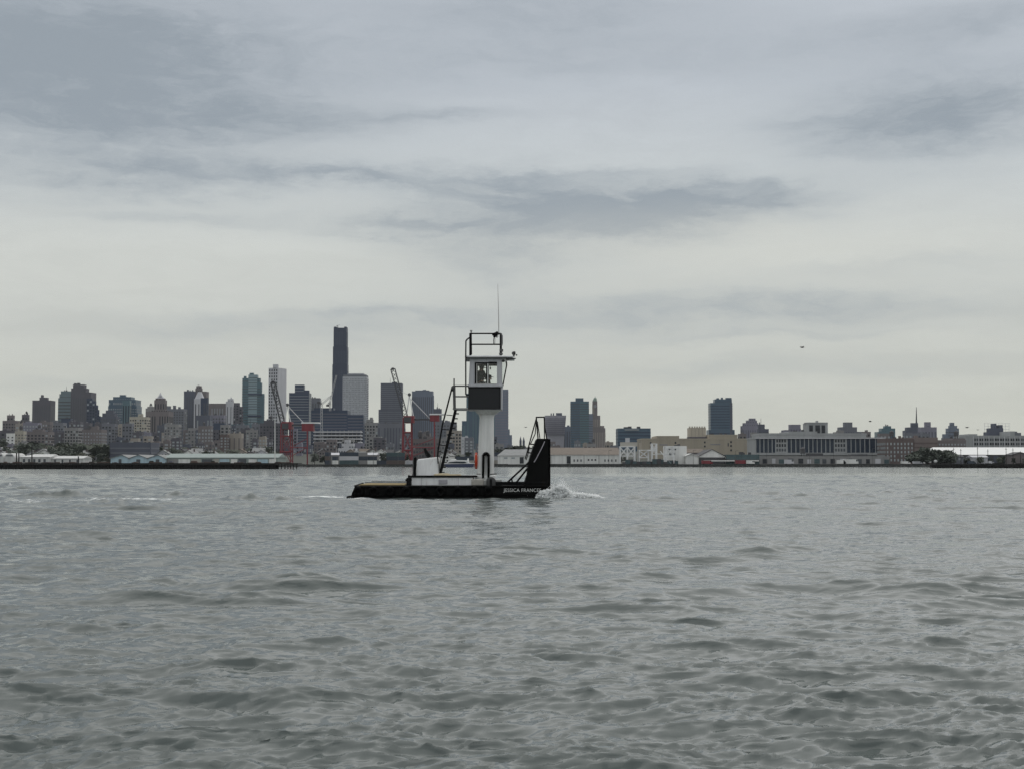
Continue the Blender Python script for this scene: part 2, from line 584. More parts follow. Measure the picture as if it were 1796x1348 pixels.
def water_material():
    m = bpy.data.materials.new('harbour_water')
    m.use_nodes = True
    t = m.node_tree
    g = NT(t)
    bs = t.nodes['Principled BSDF']
    tc = g.n('ShaderNodeTexCoord')
    v = tc.outputs['Object']
    fine = g.n('ShaderNodeAttribute', attribute_name='unresolved')
    foam = g.n('ShaderNodeAttribute', attribute_name='foam')

    def stretched(sx, sy, scale, detail, rough):
        mp = g.n('ShaderNodeMapping')
        mp.inputs['Scale'].default_value = (sx, sy, 1)
        t.links.new(v, mp.inputs[0])
        return g.noise(mp.outputs[0], scale, detail, rough, 0.3)
    micro = stretched(0.55, 1.0, 11.0, 2, 0.5)
    chop = stretched(0.5, 1.0, 0.9, 3, 0.5)
    ripple = stretched(0.5, 1.0, 4.0, 3, 0.55)
    fine2 = g.n('ShaderNodeAttribute', attribute_name='unresolved_ripple')
    gust = stretched(0.35, 1.0, 0.02, 3, 0.5)
    gustf = g.m('ADD', 0.65, g.m('MULTIPLY', gust, 0.7))
    hgt = g.m('ADD', g.m('MULTIPLY', micro, 0.0034), g.m('MULTIPLY', g.m('MULTIPLY', chop, 0.09), fine.outputs['Fac']))
    hgt = g.m('ADD', hgt, g.m('MULTIPLY', g.m('MULTIPLY', ripple, 0.034), fine2.outputs['Fac']))
    bp = g.n('ShaderNodeBump')
    bp.inputs['Distance'].default_value = 1.0
    t.links.new(gustf, bp.inputs['Strength'])
    t.links.new(hgt, bp.inputs['Height'])
    t.links.new(bp.outputs[0], bs.inputs['Normal'])
    murk = g.mix(g.noise(v, 0.05, 3), (0.088, 0.104, 0.101, 1), (0.104, 0.121, 0.116, 1))
    bs.inputs['IOR'].default_value = 1.333
    # broken lace of foam
    fn = stretched(0.6, 1.0, 6.0, 8, 0.7)
    fm = g.smooth(g.m('ADD', foam.outputs['Fac'], g.m('MULTIPLY', g.m('SUBTRACT', fn, 0.5), 2.2)), 0.40, 0.95)
    t.links.new(g.mix(fm, murk, (0.82, 0.84, 0.83, 1)), bs.inputs['Base Color'])
    t.links.new(g.m('ADD', 0.085, g.m('MULTIPLY', fm, 0.6)), bs.inputs['Roughness'])
    # the smallest wrinkles widen part of the mirror image
    b2 = g.n('ShaderNodeBsdfPrincipled')
    b2.inputs['IOR'].default_value = 1.333
    b2.inputs['Roughness'].default_value = 0.32
    for nm in ('Base Color', 'Normal'):
        t.links.new(bs.inputs[nm].links[0].from_socket, b2.inputs[nm])
    mx = g.n('ShaderNodeMixShader'); mx.inputs[0].default_value = 0.10
    t.links.new(bs.outputs[0], mx.inputs[1]); t.links.new(b2.outputs[0], mx.inputs[2])
    out = [n_ for n_ in t.nodes if n_.type == 'OUTPUT_MATERIAL'][0]
    t.links.new(mx.outputs[0], out.inputs['Surface'])
    return m


# swell left by the pusher: x, y, half length, half depth, height
HUMPS = [(PX(110, 68), 68.3, 1.4, 0.7, 0.30), (PX(140, 68), 68.0, 0.5, 0.5, 0.08), (PX(298, 68), 68.0, 0.9, 0.6, 0.27), (PX(410, 63), 62.6, 0.5, 0.4, 0.20),
         (PX(448, 63), 62.4, 0.6, 0.4, 0.27), (PX(490, 63), 62.2, 0.8, 0.4, 0.30), (PX(200, 57), 57.0, 1.3, 0.6, 0.22), (PX(60, 60), 60, 2.2, 0.9, 0.10),
         (PX(995, 65), 65.6, 1.0, 1.0, 0.16), (PX(1040, 65), 64.6, 1.0, 0.6, 0.08), (PX(570, 64), 63.3, 1.0, 0.6, 0.07)]


def sea_extra(x, y):
    h = np.zeros_like(x)
    for cx, cy, sx, sy, hh in HUMPS:
        h += hh * np.exp(-((x - cx) / sx) ** 2 - ((y - cy) / sy) ** 2)
    return h


WS = 0.84        # size of the chop


def build_water():
    NA, NB, NC = 1190, 400, 820
    NR = NA + NB
    y0, ym, y1 = 5.2, 190.0, SHORE + 6
    rows = np.concatenate([y0 * (ym / y0) ** (np.arange(NA) / NA), ym * (y1 / ym) ** (np.arange(NB) / (NB - 1.0))])
    u = np.linspace(-1, 1, NC)
    half = 4.0 + 0.46 * rows
    x = half[:, None] * u[None, :]
    y = np.repeat(rows[:, None], NC, 1)
    sp = np.maximum(np.gradient(rows), half * 2 / NC)[:, None]
    A = fft_tile(512, 97.0, 1.3, 12.0, 2.4, R(80), 12.0, 0.031, 3)
    A2 = fft_tile(512, 71.0, 0.8, 4.0, 1.5, R(110), 14.0, 0.0155, 13)
    B = fft_tile(640, 31.0, 0.20, 1.1, 0.46, R(77), 18.0, 0.0092, 5)
    C = fft_tile(720, 9.1, 0.04, 0.34, 0.15, R(102), 16.0, 0.0056, 11)
    # crests of the shorter waves run together into thin ridges
    B2 = fft_tile(640, 37.0, 0.42, 2.6, 1.20, R(84), 12.0, 0.0170, 21)
    C2 = fft_tile(720, 11.3, 0.08, 0.70, 0.30, R(97), 12.0, 0.0082, 23)
    h = np.zeros_like(x); dx = np.zeros_like(x); dy = np.zeros_like(x)
    fades = []
    for tl, L, rot, lam, chop in ((A, 97.0, 0.0, 2.2, 1.35), (A2, 71.0, 0.0, 1.5, 1.35), (B, 31.0, 0.12, 0.42, 1.05), (C, 9.1, -0.17, 0.12, 0.8)):
        f = WS * (1.0 - np.clip((sp / (lam * WS) - 0.24) / 0.38, 0, 1))
        a, b, c = sample(tl, L, x / WS, y / WS, rot)
        sg = tl[..., 0].std(); a = sg / 0.3 * (np.exp(0.3 * np.clip(a / sg, -3, 3)) - math.exp(0.045))
        if tl is B or tl is C:
            r_t, r_l, r_r = (B2, 37.0, -0.05) if tl is B else (C2, 11.3, 0.09)
            q, qx, qy = sample(r_t, r_l, x / WS, y / WS, r_r)
            s2 = r_t[..., 0].std()
            ridge = 0.8 * s2 - np.sqrt(q * q + (0.12 * s2) ** 2)
            a = 0.75 * a + (1.45 if tl is B else 1.8) * ridge
        h += a * f; dx -= b * f * chop; dy -= c * f * chop
        fades.append(f / WS)
    h += sea_extra(x, y) * (0.62 + 9.0 * np.clip(h, -0.04, 0.05) + 0.16 * np.sin(x * 5.3 + 2.0 * np.sin(y * 1.7)) + 0.12 * np.sin(x * 11.9 + y * 3.1))
    # calmer, longer groups so that ripples come and go
    grp = 0.95 + 0.22 * np.sin(x * 0.11 + 0.7 * np.sin(y * 0.05)) * np.sin(y * 0.083 + 1.3 + 0.9 * np.sin(x * 0.045))
    h *= grp; dx *= grp; dy *= grp
    foam = np.zeros_like(x)
    rs = np.random.RandomState(2)
    def streak(pts, depth, amp):
        for (ax, ay), (bx, by) in zip(pts, pts[1:]):
            for s in np.linspace(0, 1, 10):
                cx, cy = ax + (bx - ax) * s, ay + (by - ay) * s
                a = amp * (0.55 + 0.75 * rs.rand())
                np.maximum(foam, a * np.exp(-((x - cx) / 0.55) ** 2 - ((y - cy) / depth) ** 2), out=foam)
    gp = lambda px, py: (PX(px, CZ * F / (py - HOR)), CZ * F / (py - HOR))
    streak([gp(-20, 881), gp(60, 879), gp(130, 876), gp(185, 874), gp(250, 874), gp(300, 875)], 2.1, 0.66)
    streak([gp(40, 878), gp(110, 877), gp(170, 876)], 2.0, 0.55)
    streak([gp(300, 874), gp(380, 873), gp(440, 873)], 0.9, 0.40)
    streak([gp(515, 871), gp(560, 870), gp(600, 871)], 1.2, 0.72)
    streak([gp(590, 875), gp(612, 875)], 0.8, 0.55)
    streak([gp(620, 876), gp(720, 875), gp(800, 874), gp(930, 873)], 0.35, 0.55)
    streak([gp(930, 873), gp(965, 872), gp(1000, 871), (PX(1050, 66), 66.0)], 0.9, 1.2)
    streak([gp(965, 870), gp(1000, 869), gp(1040, 868)], 0.9, 0.7)
    vx = (x + dx).ravel(); vy = (y + dy).ravel(); vz = h.ravel()
    co = np.stack([vx, vy, vz], -1).astype(np.float32)
    idx = np.arange(NR * NC).reshape(NR, NC)
    q = np.stack([idx[:-1, :-1], idx[:-1, 1:], idx[1:, 1:], idx[1:, :-1]], -1).reshape(-1, 4).astype(np.int32)
    me = bpy.data.meshes.new('water')
    me.vertices.add(len(co)); me.vertices.foreach_set('co', co.ravel())
    nq = len(q)
    me.loops.add(nq * 4); me.loops.foreach_set('vertex_index', q.ravel())
    me.polygons.add(nq)
    me.polygons.foreach_set('loop_start', np.arange(nq, dtype=np.int32) * 4)
    me.update(calc_edges=True)
    me.shade_smooth()
    at = me.attributes.new('unresolved', 'FLOAT', 'POINT')
    lost = 1.0 - 0.5 * (fades[2] + fades[0])
    at.data.foreach_set('value', np.broadcast_to(lost, x.shape).astype(np.float32).ravel())
    at = me.attributes.new('unresolved_ripple', 'FLOAT', 'POINT')
    at.data.foreach_set('value', np.broadcast_to(1.0 - fades[3], x.shape).astype(np.float32).ravel())
    at = me.attributes.new('foam', 'FLOAT', 'POINT')
    at.data.foreach_set('value', foam.astype(np.float32).ravel())
    me.materials.append(water_material())
    ob = bpy.data.objects.new('water', me)
    COL.objects.link(ob)
    tag(ob, 'grey choppy harbour water with short wind waves', None, None, 'structure')
    # the same water goes on out of view; a sheet a little lower with room cut out for the detailed one
    b = MB()
    far = 6000
    b.v = [(-far, -3000, -0.03), (far, -3000, -0.03), (far, 5.3, -0.03), (-far, 5.3, -0.03),
           (-far, SHORE + 4, -0.03), (-4 - 0.46 * (SHORE + 4), SHORE + 4, -0.03), (-6.3, 5.3, -0.03),
           (far, SHORE + 4, -0.03), (4 + 0.46 * (SHORE + 4), SHORE + 4, -0.03), (6.3, 5.3, -0.03)]
    b.f = [(0, 1, 2, 9, 6, 3), (3, 6, 5, 4), (9, 2, 7, 8)]
    o2 = b.build('water', me.materials[0])
    tag(o2, 'grey harbour water beyond the sides of the view', None, None, 'structure')


build_water()

# ------------------------------------------------------------------ land
def terrain_z(d):
    """height of the ground at distance d behind the sea wall"""
    if d < 1080:
        return 1.75
    return 1.75 + 20.0 * min(1.0, (d - 1080) / 1000.0) ** 0.9


def build_land():
    b = MB()
    ys = [SHORE + 2, 960, 1080, 1180, 1300, 1450, 1600, 1800, 2080, 2600, 4200, 9000]
    xs = np.linspace(-1, 1, 41)
    for d in ys:
        for u in xs:
            X = u * (500 + 0.75 * d)
            n = 0.0 if d < 1090 else 2.0 * math.sin(X * 0.013 + d * 0.01) + 1.2 * math.sin(X * 0.037 + d * 0.003)
            b.v.append((X, d, terrain_z(d) + n))
    nx = len(xs)
    for i in range(len(ys) - 1):
        for j in range(nx - 1):
            b.f.append((i * nx + j, i * nx + j + 1, (i + 1) * nx + j + 1, (i + 1) * nx + j))
    o = b.build('ground', M['soil'], None, True)
    tag(o, 'low dark ground rising behind the far waterfront', None, None, 'structure')
    b = MB()
    xw = -1300.0
    while xw < 1300:
        w = 14 + 22 * rnd.random()
        b.box(xw, xw + w, SHORE - 0.4 - rnd.random() * 0.8, SHORE + 2.6, -2.0, 1.70 + 0.35 * rnd.random())
        xw += w
    o = b.build('sea_wall', M['seawall_stone'])
    tag(o, 'dark stone sea wall along the far shore', None, None, 'structure')
    b = MB()
    for k in range(1500):
        xr = rnd.uniform(-420, 420)
        s = rnd.uniform(.35, 1.1)
        c = (xr, SHORE - 1.2 - rnd.random() * 2.2, -.2 + rnd.random() * .7)
        q = len(b.v)
        for vx, vy, vz in ((-1, 0, 0), (1, 0, 0), (0, -1, 0), (0, 1, 0), (0, 0, -1), (0, 0, .8)):
            b.v.append((c[0] + s * (vx + rnd.uniform(-.3, .3)), c[1] + s * (vy * .8 + rnd.uniform(-.3, .3)), c[2] + s * .8 * (vz + rnd.uniform(-.25, .25))))
        for f in ((0, 2, 5), (2, 1, 5), (1, 3, 5), (3, 0, 5), (2, 0, 4), (1, 2, 4), (3, 1, 4), (0, 3, 4)):
            b.f.append(tuple(q + i for i in f))
    o = b.build('riprap', M['seawall_stone'])
    tag(o, 'dark broken stones at the foot of the far sea wall', None, None, 'stuff')


build_land()

# ------------------------------------------------------------------ city
TOWERS = []          # (centre px, top py, short phrase) for the labels of the small blocks


def footprint(x0, x1, d, depth, split=None, ang=28.0):
    """counter-clockwise footprint filling pixels x0..x1 at distance d; split puts a corner forward"""
    X0, X1 = PX(x0, d), PX(x1, d)
    if split is None:
        return [(X0, d), (X1, d), (X1, d + depth), (X0, d + depth)]
    W = X1 - X0
    a = R(ang)
    xs = X0 + split * W
    la = split * W / math.cos(a); lb = (1 - split) * W / math.sin(a)
    c = (xs, d)
    l = (xs - la * math.cos(a), d + la * math.sin(a))
    r = (xs + lb * math.sin(a), d + lb * math.cos(a))
    return [c, r, (l[0] + r[0] - c[0], l[1] + r[1] - c[1]), l]


def face_windows(b, poly, z0, z1, px, pz, fw, fh, kind, proud=0.25, faces=None, rng=None, lit=None):
    """openings on the faces of a footprint that look towards the water or sideways"""
    n = len(poly)
    for i in range(n):
        p = Vector((poly[i][0], poly[i][1], 0)); q = Vector((poly[(i + 1) % n][0], poly[(i + 1) % n][1], 0))
        e = q - p; L = e.length
        if L < px * 0.6:
            continue
        e.normalize(); nr = Vector((e.y, -e.x, 0))
        if nr.y > 0.3:
            continue
        if faces is not None and i not in faces:
            continue
        nx = max(1, int(L / px)); nz = max(1, int((z1 - z0) / pz))
        nx = min(nx, 40); nz = min(nz, 60)
        sx = L / nx; sz = (z1 - z0) / nz
        if kind == 'h':
            cells = [(0.02 * L, 0.98 * L, z0 + sz * (k + 0.5 - fh / 2), z0 + sz * (k + 0.5 + fh / 2)) for k in range(nz)]
        elif kind == 'v':
            cells = [(sx * (k + 0.5 - fw / 2), sx * (k + 0.5 + fw / 2), z0 + 0.01 * (z1 - z0), z1 - 0.03 * (z1 - z0)) for k in range(nx)]
        else:
            cells = [(sx * (k + 0.5 - fw / 2), sx * (k + 0.5 + fw / 2), z0 + sz * (j + 0.5 - fh / 2), z0 + sz * (j + 0.5 + fh / 2))
                     for k in range(nx) for j in range(nz)]
        b0 = b
        for a0, a1, c0, c1 in cells:
            b = b0
            if rng is not None:
                rr = rng.random()
                if rr < 0.06:
                    continue
                if rr > 0.88 and lit is not None and kind == 'g':
                    b = lit
            k = len(b.v)
            for s, u, c in ((0, a0, c0), (0, a1, c0), (0, a1, c1), (0, a0, c1), (1, a0, c0), (1, a1, c0), (1, a1, c1), (1, a0, c1)):
                w = p + e * u + nr * (proud if s else -0.05)
                b.v.append((w.x, w.y, c))
            b.f += [(k + 4, k + 5, k + 6, k + 7), (k, k + 1, k + 5, k + 4), (k + 1, k + 2, k + 6, k + 5),
                    (k + 2, k + 3, k + 7, k + 6), (k + 3, k, k + 4, k + 7)]
        b = b0


def block(name, label, d, m, segs, win=None, cat='building', short=None, split=None, depth=None, group=None, roof=True, ang=28.0):
    """a building of stacked bodies. segs: (x0, x1, ytop[, ybottom[, material]]) in photo pixels at distance d"""
    x0 = min(s[0] for s in segs); x1 = max(s[1] for s in segs)
    zg = terrain_z(d) - 2.5
    root = thing(name, label, cat, (PX((x0 + x1) / 2, d), d, zg), group)
    if short:
        TOWERS.append(((x0 + x1) / 2, min(s[2] for s in segs), short))
    rng = random.Random(int(x0 * 31 + d))
    wb = {}
    for k, s in enumerate(segs):
        sx0, sx1, yt = s[:3]
        yb = s[3] if len(s) > 3 and s[3] else None
        mk = s[4] if len(s) > 4 and s[4] else m
        W = PX(sx1, d) - PX(sx0, d)
        dp = depth or min(38.0, max(9.0, W * 0.85))
        dd = d + (0.0 if k == 0 else 0.35 * k)
        sp = split if (split and k == 0) or (split and W > 20) else None
        poly = footprint(sx0, sx1, dd, dp - 0.7 * k if dp > 6 else dp, sp, ang)
        zt = PZ(yt, dd); zb = PZ(yb, dd) if yb else zg
        b = MB(); b.prism(poly, zb, zt)
        part = 'wall' if k == 0 else ('penthouse' if yb and W < 0.75 * (PX(x1, d) - PX(x0, d)) else 'wall')
        wl = b.build(part, M[mk], root)
        if roof and W > 4:
            # parapet, roof plant
            pb = MB()
            cx = sum(p[0] for p in poly) / len(poly); cy = sum(p[1] for p in poly) / len(poly)
            pp = [(cx + (p[0] - cx) * 1.006, cy + (p[1] - cy) * 1.006) for p in poly]
            pb.prism(pp, zt - 0.9, zt + 0.5)
            pb.build('parapet', M[mk], wl)
            if k == len(segs) - 1 and W > 9:
                rb = MB()
                for _ in range(2 + int(rng.random() * 2)):
                    w = W * (0.06 + 0.10 * rng.random()); ox = cx + (rng.random() - 0.5) * W * 0.62
                    h = (1.2 + 2.2 * rng.random()) * (1.0 if d > 1800 else 0.6)
                    rb.box(ox - w / 2, ox + w / 2, cy - w / 2, cy + w / 2, zt + 0.45, zt + 0.5 + h)
                rb.build('roof_plant', M['roof_dark'] if rng.random() < 0.6 else M[mk], root, stuff=True)
                if mk in ('brown_stone', 'dark_brown', 'tan_stone', 'grey_stone', 'brick', 'tan_light') and rng.random() < .7:
                    tx = cx + (rng.random() - .5) * W * .6
                    tb = MB().tube((tx, cy, zt + 2.2), (tx, cy, zt + 5.4), 1.7, 9).tube((tx, cy, zt + 5.4), (tx, cy, zt + 6.8), 1.8, 9, .1)
                    for a in (0, 1, 2, 3):
                        lx, ly = tx + 1.2 * math.cos(a * 1.571 + .7), cy + 1.2 * math.sin(a * 1.571 + .7)
                        tb.tube((lx, ly, zt), (lx, ly, zt + 2.3), .2, 4)
                    tb.build('water_tank', M['roof_dark'], root)
                elif d > 2000 and rng.random() < .55:
                    tx = cx + (rng.random() - .5) * W * .5
                    MB().tube((tx, cy, zt), (tx, cy, zt + 7 + 7 * rng.random()), .45, 5, .2).build('roof_mast', M['crane_dark'], root)
        w = win
        if len(s) > 5:
            w = s[5]
        if w:
            kind, wp, hp, fw, fh, wm = w
            u = d / F
            wb.setdefault(wm, MB()); wb.setdefault('_lit', MB())
            ztop_w = zt - 1.2 * hp * u * 0.6
            face_windows(wb[wm], poly, max(zb, terrain_z(d) + 1) + hp * u * 0.2, ztop_w, wp * u, hp * u, fw, fh, kind, 0.25, None, rng, wb['_lit'])
    for wm, b in wb.items():
        if b.v:
            b.build('windows', M['window_light' if wm == '_lit' else wm], root, stuff=True)
    return root


G = lambda p=4.5, q=5.0, m='window_dark', fw=0.55, fh=0.55: ('g', p, q, fw, fh, m)
Hb = lambda q=4.5, m='window_dark', fh=0.5: ('h', 9, q, 1, fh, m)
V = lambda p=4.5, m='window_dark', fw=0.5: ('v', p, 9, fw, 1, m)

# --- skyline, left to right
block('apartment_tower', 'brown stepped apartment block at the far left edge of the skyline', 2500, 'brown_stone',
      [(3, 28, 737.5), (10.6, 21.5, 728, 737.5)], G(), short='brown stepped block at the far left edge')
block('apartment_tower', 'brown block with a square roof box, left of the slab with the roof knob', 2480, 'dark_brown',
      [(32, 51, 738), (36.7, 47.5, 727, 738)], G(), short='brown block with a square roof box')
block('office_slab', 'dark mauve slab tower with a low penthouse and roof knob', 2700, 'dark_brown',
      [(54.7, 86.5, 702), (67, 80, 697, 702), (69.5, 72.5, 692, 697)], V(3.6, 'window_mid', 0.35), short='dark mauve slab with the roof knob')
block('office_tower', 'grey green glass slab with a chamfered top, beside the tallest brown stepped tower', 2800, 'sea_glass',
      [(100, 124, 698), (102, 123, 691, 698), (104.5, 122, 686, 691)], Hb(5.5, 'window_mid', 0.35), short='grey green glass slab')
block('stepped_tower', 'tallest brown stepped tower of the left cluster with a crown like a battlement', 2700, 'dark_brown',
      [(122, 158, 688), (122.5, 148, 681, 688), (125.7, 145, 674.5, 681), (127, 131, 672.5, 674.5), (133, 137, 672, 674.5)], V(3.6, 'window_mid', 0.4),
      short='tallest brown stepped tower')
block('office_tower', 'dark navy glass tower curving down to the right, beside the brown stepped tower', 2600, 'navy_glass',
      [(150, 160, 698), (160.05, 165, 703), (165.05, 168.5, 710), (168.55, 171, 718), (171.05, 174, 729)], G(4, 5, 'window_blue', .6, .6),
      short='navy glass tower that curves down', roof=False)
block('office_block', 'squat black block in front of the grey green glass slab', 2350, 'navy_glass', [(106, 122, 734)], None, short='squat black block')
block('office_block', 'grey stepped block right of the slab with the roof knob', 2300, 'slate_mid', [(86, 110, 741), (90.5, 98, 737, 741)], G())
block('domed_block', 'dark block with a rounded roof left of the broad blue glass tower', 2400, 'slate',
      [(175, 202, 730), (178, 200, 724, 730), (184, 197, 719, 724)], G(4, 4.5, 'window_mid'), short='dark block with the rounded roof', roof=False)
block('office_tower', 'broad blue grey tower with stepped shoulders and pale window grid', 2650, 'blue_glass',
      [(188, 238, 712), (189, 236.5, 701, 712), (196.5, 228, 696, 701), (208, 218, 692.6, 696), (186, 240, 724)],
      G(3.6, 4.3, 'band_pale', .6, .5), short='broad blue grey tower with stepped shoulders')
block('office_block', 'dark teal central bay standing out from the broad blue grey tower', 2620, 'teal_glass', [(213, 226, 702)], V(4, 'window_blue', .5), roof=False)
block('apartment_tower', 'pale tan block right of the broad blue grey tower', 2350, 'tan_light', [(226, 256, 731), (241, 248, 726, 731)], G(4, 4.6))
block('spire_tower', 'brown art deco shaft with broad setbacks under a small pale green spire', 2450, 'brown_stone',
      [(255, 295, 721), (264, 293, 719, 721), (269, 288, 701, 719), (271, 286.5, 698, 701)], V(4, 'window_dark', .4), short='art deco shaft with the green spire', roof=False)
_d = 2451.5
_b = MB(); _b.prism(footprint(272.5, 285, _d, 12), PZ(698, _d), PZ(694.5, _d), 0.55).prism(footprint(276, 282, _d, 6), PZ(694.5, _d), PZ(688, _d), 0.05)
_b.build('spire', M['pale_grey'], [o for o in COL.objects if o.name.startswith('spire_tower') and o.parent is None][0])
block('office_block', 'pale block with a slanted roof against the art deco shaft', 2520, 'grey_stone', [(254, 268, 716), (257, 268, 713, 716)], G())
block('office_block', 'grey block with several roof houses between the spire and the brown slab', 2600, 'slate_mid',
      [(289, 321, 717), (291, 297, 712, 717), (302, 306, 711, 717), (311, 314.5, 713, 717)], G(4, 4.5, 'window_mid'))
block('office_slab', 'dark slate slab joined to a brown slab', 2700, 'slate', [(321, 338.5, 686)], V(3.6, 'window_mid', .3), short='dark slate slab')
block('office_slab', 'brown slab with a stepped roof house behind the white pyramid tower', 2720, 'brown_stone',
      [(336, 360.5, 686.5), (341, 352, 681, 686.5), (342.5, 351, 677, 681)], V(3.6, 'window_dark', .3), short='brown slab behind the pyramid')
_t = block('pyramid_tower', 'slim two tone tower, white half and dark glass half, with a pale pyramid roof', 2400, 'pale_grey',
           [(339, 350.5, 699), (350.5, 363, 697.5, None, 'navy_glass')], V(4, 'window_mid', .3), short='two tone tower with the pyramid roof', roof=False)
_b = MB(); _b.prism(footprint(340, 355, 2401, 12), PZ(699, 2401), PZ(686.5, 2401), 0.35); _b.build('pyramid_roof', M['pale_grey'], _t)
block('office_block', 'dark grey block with pale vertical stripes below the pyramid tower', 2200, 'slate', [(342.6, 367, 728.5)], V(5, 'band_pale', .35), short='striped dark grey block')
block('office_block', 'long brown block with a row of pale piers under its roof', 2650, 'brown_stone', [(364, 396, 707), (366, 394, 719, None)], V(4, 'band_pale', .4), short='long brown block with pale piers', roof=False)
block('office_block', 'mauve block with a flat pale roof line below the long brown block', 2300, 'mauve_grey', [(366, 392, 728)], G(5, 5, 'window_mid'))
block('office_block', 'square black block right of the striped dark grey block', 2150, 'navy_glass', [(373.6, 393, 742)], None, short='square black block')
block('office_slab', 'slim pale grey tower with a notched roof', 2500, 'pale_grey', [(395, 407, 704), (398, 407, 699.5, 704)], V(4, 'window_mid', .2), short='slim pale grey tower')
block('apartment_tower', 'dark brown block right of the slim pale grey tower', 2550, 'dark_brown', [(407, 418, 706.5), (418.05, 424, 713)], G(4, 4.5))
_t = block('glass_tower', 'bluish glass tower with a pale centre panel and steps down its right side', 2600, 'teal_glass',
           [(423.5, 434, 663), (434.05, 449.5, 657, None, 'pale_teal'), (449.55, 455, 663), (455.05, 457.5, 671), (457.55, 462, 690), (436, 443, 654, 657), (426, 430, 659.5, 663)],
           Hb(4.5, 'window_mid', .22), short='bluish glass tower with the pale centre panel', roof=False)
_b = MB(); u = 2600 / F
for yy in (691, 729):
    _b.box(PX(433.5, 2600), PX(458, 2600), 2599.2, 2600.5, PZ(yy + 1.3, 2600), PZ(yy - 1.3, 2600))
_b.build('dark_band', M['navy_glass'], _t)
block('office_block', 'low teal glass block at the foot of the bluish glass tower', 2200, 'teal_glass', [(403, 456, 744)], Hb(5, 'window_mid', .4), short='low teal glass block')
_t = block('residential_tower', 'tall white concrete tower with rows of dark slot windows', 2700, 'pale_grey',
           [(468.5, 496.5, 645), (477, 486, 639, 645)], None, short='tall white tower with slot windows', split=0.62, ang=20, roof=False)
_b = MB()
_fp = footprint(468.5, 496.5, 2700, 22, 0.62, 20)
face_windows(_b, _fp, PZ(745, 2700), PZ(646.5, 2700), 4.3 * 2700 / F, 5.2 * 2700 / F, 0.46, 0.62, 'g', 0.3, [3], rnd)
_b.build('windows', M['window_dark'], _t, stuff=True)
block('office_tower', 'dark blue residential tower with three roof levels and pale balcony bands', 2500, 'navy_glass',
      [(506, 541, 689), (516, 532, 675, 689), (532.05, 541, 684.5, 689)], Hb(4.6, 'band_pale', .18), short='dark blue tower with three roof levels')
block('office_block', 'plain grey block right of the dark blue tower with three roof levels', 2600, 'slate_mid', [(541, 560, 698)], V(4, 'window_mid', .3))
_t = block('supertall_tower', 'very tall slim black tower rising far above the skyline', 3300, 'dark_tower',
           [(581.7, 607.7, 639), (582.5, 607.3, 608, 639), (583.6, 606.3, 575, 608), (584, 588, 573, 575), (602, 606, 573, 575)],
           V(2.6, 'navy_glass', .45), short='very tall black tower', roof=False, depth=30)
_b = MB()
_b.truss(P(592, 575, 3312), P(592, 570.5, 3312), 2.0, 0.3, 3).tube(P(590, 571.5, 3312), P(596, 569.5, 3312), .35, 4)
_b.build('roof_crane', M['crane_dark'], _t)
block('office_tower', 'white curtain wall tower with a thin dark crown, right of the black tower', 2500, 'pale_glass',
      [(600, 642, 660.5), (601, 641.5, 657, 660.5, 'slate_mid'), (609, 637, 654.8, 657)], G(2.6, 3.2, 'slate_mid', .42, .5), short='white curtain wall tower', roof=False)
# unfinished building with tower cranes
_t = block('unfinished_building', 'wide unfinished building wrapped in dark blue netting over bare concrete floors', 1900, 'navy_glass',
           [(545, 609, 719), (609.05, 637, 727), (550, 584, 715, 719)], Hb(5, 'slate_mid', .22), short='unfinished building in dark netting', roof=False)
_b = MB(); _c = MB()
for yy in (758, 764, 770, 776):
    _b.box(PX(550, 1885), PX(634, 1885), 1880, 1898, PZ(yy, 1885), PZ(yy - 2.2, 1885))
for k in range(12):
    xx = 552 + k * 7.3
    _c.box(PX(xx, 1886), PX(xx + 1.2, 1886), 1882, 1884, PZ(786, 1885), PZ(754, 1885))
_b.build('floor_slab', M['pale_grey'], _t); _c.build('column', M['grey_stone'], _t, stuff=True)
for nm, lab, mx, yb, yt, tipx, tipy, bx, by in (
        ('tower_crane', 'pale tower crane with a short raised jib on the left of the unfinished building', 564, 777, 709, 582, 693, 559, 704),
        ('tower_crane', 'pale tower crane with a steep jib in front of the very tall black tower', 579, 720, 706, 590, 658, 575, 709)):
    dd = 1870
    c = thing(nm, lab, 'tower crane', P(mx, yb, dd))
    MB().truss(P(mx, yb, dd), P(mx, yt, dd), 2.2, 0.26, 12).build('mast', M['crane_pale'], c)
    MB().truss(P(mx, yt, dd), P(tipx, tipy, dd), 1.6, 0.2, 10).build('jib', M['crane_pale'], c)
    MB().truss(P(mx, yt, dd), P(bx, by, dd), 2.0, 0.3, 3).build('counter_jib', M['crane_dark'], c)
    q = P(bx, by, dd); MB().box(q.x - 2, q.x + 2, dd - 1.5, dd + 1.5, q.z - 2.5, q.z).build('counterweight', M['crane_dark'], c)
    MB().tube(P(mx, yt - 7, dd), P(tipx, tipy, dd), .15, 4).tube(P(mx, yt - 7, dd), P(bx, by, dd), .15, 4).tube(P(mx, yt, dd), P(mx, yt - 7, dd), .4, 4).build('stay', M['crane_pale'], c)

